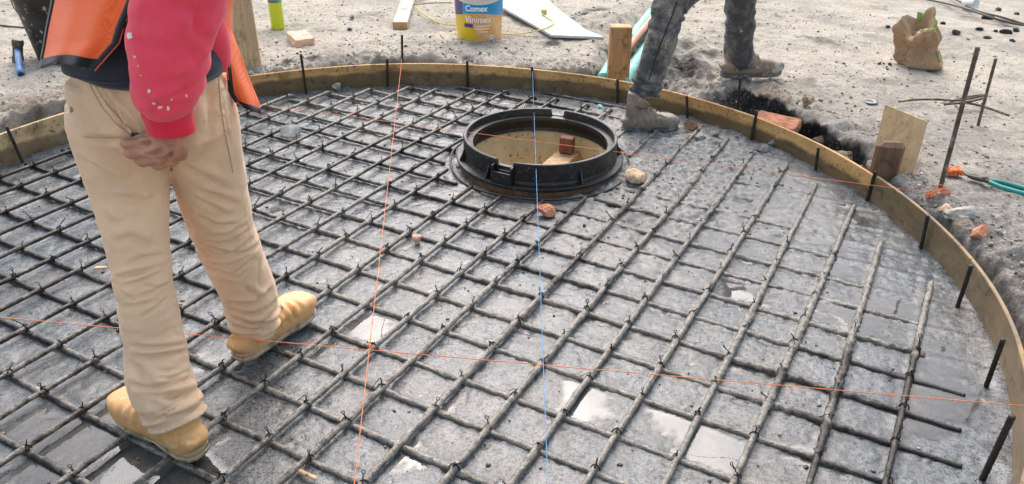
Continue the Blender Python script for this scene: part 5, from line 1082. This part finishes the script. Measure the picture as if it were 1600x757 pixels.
P = np.array(v).reshape(-1, 3); a = np.arange(len(P)) % 60; c = P.mean(0); P[:, :2] += (P[:, :2] - c[:2]) * (.012 * np.sign(np.sin(a * np.pi)))[:, None]; mk('cuff', P, f, MT['red_rib'], ho)
def splat(o, px, py, r, mat, parent, nm='paint_splash', asp=1.0, seed=0):       # dried paint clinging to the cloth
    g = random.Random(seed + px); n = 14; ring = []; c = None
    for k in range(-1, n):
        a = 6.2832 * k / n; q_ = (0 if k < 0 else r * (.6 + .6 * g.random())); dx, dy, dz = ray(px + q_ * math.cos(a), py + asp * q_ * math.sin(a))
        ok, loc, nr, _ = o.ray_cast(Vector((0, 0, H)), Vector((float(dx), float(dy), float(dz))).normalized())
        if not ok: return
        ring.append(tuple(loc + nr * (.0016 if k < 0 else .0006)))
    mk(nm, ring, [[0, 1 + (k + 1) % n, 1 + k] for k in range(n)], MT[mat], parent)
simple('dried_paint', (.74, .62, .52), .7, 0, .15, 60, .3)
for k, (px, py, r, asp) in enumerate([(203, 56, 6, 1.3), (211, 89, 3, 1), (233, 143, 4, 1.4), (240, 162, 5, .6), (250, 168, 6, .6), (263, 169, 3, 1.8), (291, 150, 2.2, 1.6), (268, 156, 1.8, 1), (220, 118, 1.6, 1), (216, 103, 1.4, 1)]): splat(ho, px, py, r * .75, 'dried_paint', ho, asp=asp, seed=k)
for k, (px, py, r, asp) in enumerate([(334, 196, 1.6, 1), (355, 225, 1.8, 1), (376, 288, 3, 1), (251, 340, 2, 1), (249, 377, 1.6, 1), (340, 130, 1.5, 1), (108, 175, 3, 1.6)]): splat(tr, px, py, r, 'dried_paint', tr, asp=asp, seed=k)
for k, (px, py, r, asp) in enumerate([(195, 131, 7, .5), (206, 130, 4, .5), (268, 265, 3, 1.2), (265, 258, 2.4, 1), (112, 172, 3, 2)]): splat(tr, px, py, r, 'khaki_stain', tr, nm='mud_mark', asp=asp, seed=k + 40)
# T-shirt hem
v, f = limb([(-.795, 1.700, .985), (-.795, 1.690, .95), (-.795, 1.682, .92), (-.794, 1.681, .903), (-.794, 1.681, .899)], [.160, .172, .181, .183, .180], [.10, .125, .137, .139, .136], (rx_[0], rx_[1], 0), n=20, seg=72)
P = np.array(v); P += .010 * np.stack([fbm3(P + 4, .08, 2, 1), fbm3(P + 9, .08, 2, 2), .8 * fbm3(P, .12, 2, 3)], -1); sh = mk('shirt', P, f, MT['navy'], W1); sh['label'] = 'navy T-shirt hem below the hoodie'
# skin: head, neck, arms, hands, core - one surface
hc = (-.66, 1.79, 1.545)
core = [limb([(-.79, 1.684, .80), (-.79, 1.685, 1.0), (-.765, 1.69, 1.2), (-.735, 1.71, 1.32)], [.13, .14, .15, .12], [.09, .09, .09, .07], (rx_[0], rx_[1], 0)), limb([(-.71, 1.725, 1.34), (-.68, 1.76, 1.44), (-.665, 1.785, 1.50)], [.062, .056, .054]),
        limb(lA[:7], [.07, .07, .065, .05, .045, .04, .036]), limb(lB[:7], [.07, .07, .065, .05, .045, .04, .036]),
        limb([(-.62, 1.66, 1.30), (-.64, 1.54, 1.12), (-.668, 1.498, 1.03), (-.68, 1.497, .90), (-.682, 1.503, .83), (-.684, 1.505, .80)], [.055, .046, .043, .034, .029, .029]), limb([(-.85, 1.76, 1.30), (-.94, 1.90, 1.14), (-.86, 2.09, 1.11), (-.845, 2.12, 1.11)], [.055, .045, .03, .028])]
hp = hand_parts((-.686, 1.503, .822), (-.42, .02, -.90), (.90, .06, -.42), (-.12, -1, -.02), (.55, 1.0)) if False else None
def fist():
    w = Vector((-.684, 1.503, .818)); out = [limb([w + Vector((.0, 0, .03)), w + Vector((-.004, -.002, -.004)), w + Vector((-.010, -.004, -.030)), w + Vector((-.016, -.003, -.050))], [.032, .036, .043, .040], [.023, .021, .021, .018], (.93, 0, -.36), ex=2.3)]
    K = [((-.734, 1.497, .794), (-.776, 1.502, .790), (-.790, 1.525, .782), .0098), ((-.724, 1.495, .777), (-.768, 1.498, .769), (-.786, 1.522, .762), .0104), ((-.708, 1.495, .763), (-.750, 1.499, .751), (-.768, 1.522, .746), .0102), ((-.684, 1.497, .757), (-.722, 1.502, .742), (-.740, 1.524, .740), .0092)]
    for k0, k1, k2, r in K:
        k0, k1, k2 = Vector(k0), Vector(k1), Vector(k2); k3 = k2 + Vector((.018, .016, -.002))
        out.append(limb([w.lerp(k0, .55), k0, k0.lerp(k1, .5) + Vector((0, .001, 0)), k1, k2, k3], [r * .9, r * 1.18, r * .96, r * 1.1, r * .95, r * .7], n=30, seg=14))
    out.append(limb([w + Vector((-.02, .012, -.008)), w + Vector((-.052, .022, -.020)), w + Vector((-.085, .030, -.034)), w + Vector((-.104, .034, -.044))], [.014, .0125, .011, .007], seg=12)); return out
bm_ = fuse(core + head_parts(hc, fx) + fist() + hand_parts((-.845, 2.115, 1.11), (.2, .9, -.25), (.8, -.1, .2), (-.2, -.1, 1), (.5, .9)), .0028, 2, .4)
bo = link('body', bm_, MT['skin'], W1); eyes(hc, fx, bo)
creases(bo, [(.009, .0036, [(216, 226), (226, 225), (237, 222)]), (.009, .0036, [(229, 243), (240, 240), (253, 234)]), (.009, .0036, [(259, 248), (265, 244), (271, 238)]), (.003, .004, [(240, 215), (252, 222), (258, 230)]), (.003, .004, [(262, 210), (270, 220), (276, 232)])])
c = Vector(hc); f_ = Vector((*fx, 0)).normalized(); hm_ = fuse([limb([c + Vector((0, 0, .128)), c + Vector((0, 0, .10)) - f_ * .005, c + Vector((0, 0, .05)) - f_ * .018, c - Vector((0, 0, .03)) - f_ * .035, c - Vector((0, 0, .06)) - f_ * .04], [.03, .075, .085, .070, .045], [.035, .09, .092, .075, .05], (f_.y, -f_.x, 0))], .008, 2); link('hair', hm_, MT['hair'], W1)
# vest: back panel and loose front panel, each a thick cloth with black edging
vs = empty('vest', (0, 0, 0)); 
def panel(rows, Yf, nm, mat, parent, trim, thick=.003, nu=26, pl=.008, seed=0, fr=5.2):
    m = len(rows); nv = 40; G_ = np.zeros((nv, nu, 3))
    for j in range(nv):
        u = j / (nv - 1) * (m - 1); i = min(int(u), m - 2); w = u - i
        for k in range(nu):
            s = k / (nu - 1); pa = np.array([np.interp(s, np.linspace(0, 1, len(rows[i])), [p[q] for p in rows[i]]) for q in (0, 1)]); pb = np.array([np.interp(s, np.linspace(0, 1, len(rows[i + 1])), [p[q] for p in rows[i + 1]]) for q in (0, 1)])
            p = pa * (1 - w) + pb * w; v = j / (nv - 1); yy = Yf(s, v) + pl * (1 - v) * math.sin(s * fr * 3.14 + seed) + .004 * math.sin(v * 9 + s * 5); G_[j, k] = bpY(p[0], p[1], yy)
    du = np.gradient(G_, axis=1); dv = np.gradient(G_, axis=0); n = np.cross(du, dv); n /= np.linalg.norm(n, axis=2)[..., None] + 1e-9
    def shell(A, n_, t, nm_, mt, par):
        a, b2 = A.shape[:2]; V = np.concatenate([(A + n_ * t).reshape(-1, 3), (A - n_ * t).reshape(-1, 3)]); o = a * b2
        f = [[i * b2 + j, i * b2 + j + 1, (i + 1) * b2 + j + 1, (i + 1) * b2 + j] for i in range(a - 1) for j in range(b2 - 1)]; f += [[o + q for q in g[::-1]] for g in f]
        ring = [j for j in range(b2)] + [i * b2 + b2 - 1 for i in range(1, a)] + [(a - 1) * b2 + j for j in range(b2 - 2, -1, -1)] + [i * b2 for i in range(a - 2, 0, -1)]
        f += [[ring[i], o + ring[i], o + ring[(i + 1) % len(ring)], ring[(i + 1) % len(ring)]] for i in range(len(ring))]; return mk(nm_, V, f, MT[mt], par)
    o = shell(G_, n, thick / 2, nm, mat, parent)
    for rs, cs, w in trim: shell(G_[rs, cs], n[rs, cs], thick / 2 + .0016, 'trim', 'black_trim', o)
    return o
bpo = panel([[(64, 107), (88, 98), (118, 104), (148, 111)], [(66, 88), (110, 80), (168, 88)], [(69, 70), (120, 66), (186, 68)], [(73, 45), (125, 40), (194, 42)], [(80, 10), (140, 5), (208, 8)], [(88, -35), (150, -40), (228, -40)], [(100, -130), (180, -140), (268, -130)], [(150, -250), (215, -260), (290, -250)]],
            lambda s, v: 1.498 + .17 * (1 - s) ** 2.3 + .035 * v * v - .02 * (1 - v) * (1 - s), 'vest', 'vest', W1, [(slice(0, 5), slice(0, 26), 0), (slice(4, 40), slice(23, 26), 0), (slice(4, 40), slice(0, 2), 0)])
bpo['label'] = 'orange mesh safety vest with black edging'
bpy.data.objects.remove(vs)
fp = panel([[(369, 160), (388, 172), (408, 179)], [(358, 142), (378, 150), (404, 160)], [(356, 118), (371, 122), (392, 130)], [(353, 88), (363, 88), (378, 92)], [(349, 50), (355, 49), (362, 50)], [(346, 20), (353, 15), (362, 10)], [(352, -20), (362, -25), (376, -30)]],
            lambda s, v: 1.66 + .075 * s + .03 * (1 - v), 'vest_front', 'vest', W1, [(slice(0, 4), slice(0, 26), 0), (slice(3, 40), slice(0, 6), 0)], pl=.010, seed=1, fr=2.2)
fp['label'] = 'loose hanging front panel of the vest'

# ---------------- the person stepping out of the pit
W2 = tag(empty('person', (.85, 3.85, .02)), 'person in dirty dark jeans and boots stepping from the slab onto the bank', 'person')
bz_ = gz(1.20, 4.19) + .004
kA = [bpY(1088, -110, 3.93), bpY(1074, -55, 3.84), bpY(1055, -2, 3.74), bpY(1038, 44, 3.685), bpY(1023, 98, 3.64), bpY(1012, 128, 3.62), bpY(1007, 146, 3.612)]
kB = [bpY(1140, -150, 4.06), bpY(1153, -70, 4.13), bpY(1158, -5, 4.17), bpY(1156, 40, 4.18), bpY(1154, 78, 4.19), bpY(1156, 96, 4.195), bpY(1157, 104, 4.195)]
hA, hB = (1.02, 3.97, .90), (1.07, 4.05, .90)
kA = [Vector(hA), Vector((.93, 3.88, .76))] + kA[2:]; kB = [Vector(hB), Vector((1.14, 4.12, .70))] + kB[2:]
pel2 = limb([(1.045, 4.01, .98), (1.045, 4.01, .92), (1.04, 4.01, .84), (1.04, 4.01, .78)], [.115, .125, .13, .10], [.15, .165, .165, .13], (1, .1, 0))
me = fuse([pel2, limb(kA, [.095, .090, .080, .071, .068, .066, .064], seg=22), limb(kB, [.095, .090, .078, .074, .074, .080, .078], seg=22)], .0065, 5)
P = get_co(me); P = fold(P, get_no(me), [kA, kB], 1.0, 12, .9); set_co(me, P); tr2 = link('trousers', me, MT['dirty_denim'], W2); tr2['label'] = 'dark jeans caked with cement'
_o = tr; tr = tr2; cloth('denim_seam', (.025, .025, .026), .2); seam([(1058, 2), (1050, 25), (1040, 50), (1030, 75), (1021, 100), (1014, 125)], .0035, 'denim_seam', 'side_seam'); tr = _o
bt3 = boot_parts((.515, 3.585), (1, .09), .027, .93, 'grey_boot', 'grey_sole', W2, 'muddy grey high boot on the slab', .175)
boot_parts((1.095, 4.165), (1, .14), bz_, 1.17, 'brown_boot', 'grey_sole', W2, 'brown boot with whitened toe on the bank', .13)
creases(bt3, [(.006, .006, [(995, 165), (1005, 172), (1012, 182)]), (.006, .006, [(1008, 160), (1014, 170), (1022, 178)]), (.006, .005, [(1004, 182), (1006, 190), (1008, 198)]), (.005, .006, [(1018, 184), (1030, 182), (1042, 186)])])
v, f = limb([(.575, 3.597, .145), (.582, 3.60, .168), (.59, 3.602, .180)], [.054, .057, .058], None, n=8, seg=24); mk('boot_collar', v, f, MT['brown_boot'], W2)
t2 = limb([(1.045, 4.01, .93), (1.05, 4.01, 1.05), (1.07, 4.01, 1.22), (1.08, 4.01, 1.36), (1.09, 4.01, 1.44)], [.125, .13, .135, .12, .06], [.17, .18, .20, .19, .07], (1, .1, 0))
a1 = limb([(1.07, 3.82, 1.38), (.98, 3.76, 1.22), (.95, 3.74, 1.10), (1.08, 3.74, 1.02), (1.18, 3.76, .99)], [.075, .065, .06, .052, .04]); a2 = limb([(1.07, 4.20, 1.38), (1.10, 4.27, 1.20), (1.14, 4.29, 1.10), (1.27, 4.27, 1.06), (1.35, 4.25, 1.05)], [.075, .065, .06, .052, .04])
me = fuse([t2, a1, a2], .008, 4); P = get_co(me); set_co(me, P + get_no(me) * (.012 * fbm3(P, .11, 3, 6))[:, None]); link('shirt', me, MT['grey_shirt'], W2)
h2 = (1.14, 4.01, 1.60)
co2 = [limb([(1.045, 4.01, .85), (1.05, 4.01, 1.1), (1.08, 4.01, 1.36)], [.08, .09, .08], [.12, .13, .12], (1, 0, 0)), limb([(1.09, 4.01, 1.38), (1.12, 4.01, 1.48), (1.135, 4.01, 1.55)], [.06, .055, .054]), limb([(1.07, 3.84, 1.36), (.955, 3.745, 1.11), (1.17, 3.76, .99), (1.20, 3.765, .98)], [.05, .04, .028, .027]), limb([(1.07, 4.18, 1.36), (1.14, 4.285, 1.11), (1.34, 4.25, 1.05), (1.37, 4.245, 1.045)], [.05, .04, .028, .027]),
       limb(kA, [.07, .065, .05, .045, .04, .038, .036]), limb(kB, [.07, .065, .05, .045, .04, .038, .036])]
bd = fuse(co2 + head_parts(h2, (1, .05)) + hand_parts((1.195, 3.765, .98), (.85, .05, -.5), (0, .2, -1), (0, -1, 0), (.5, .9)) + hand_parts((1.365, 4.245, 1.045), (.9, 0, -.4), (0, -.2, -1), (0, 1, 0), (.5, .9)), .004, 3, .45); b2_ = link('body', bd, MT['skin'], W2); eyes(h2, (1, .05), b2_)
c = Vector(h2); cp = fuse([limb([c + Vector((0, 0, .14)), c + Vector((0, 0, .115)), c + Vector((0, 0, .06))], [.05, .085, .093], [.06, .10, .106], (0, 1, 0)), limb([c + Vector((.08, 0, .062)), c + Vector((.13, 0, .055)), c + Vector((.17, 0, .045))], [.075, .07, .045], [.006, .006, .005], (0, 1, 0))], .006, 2); link('cap', cp, MT['cap_cloth'], W2)
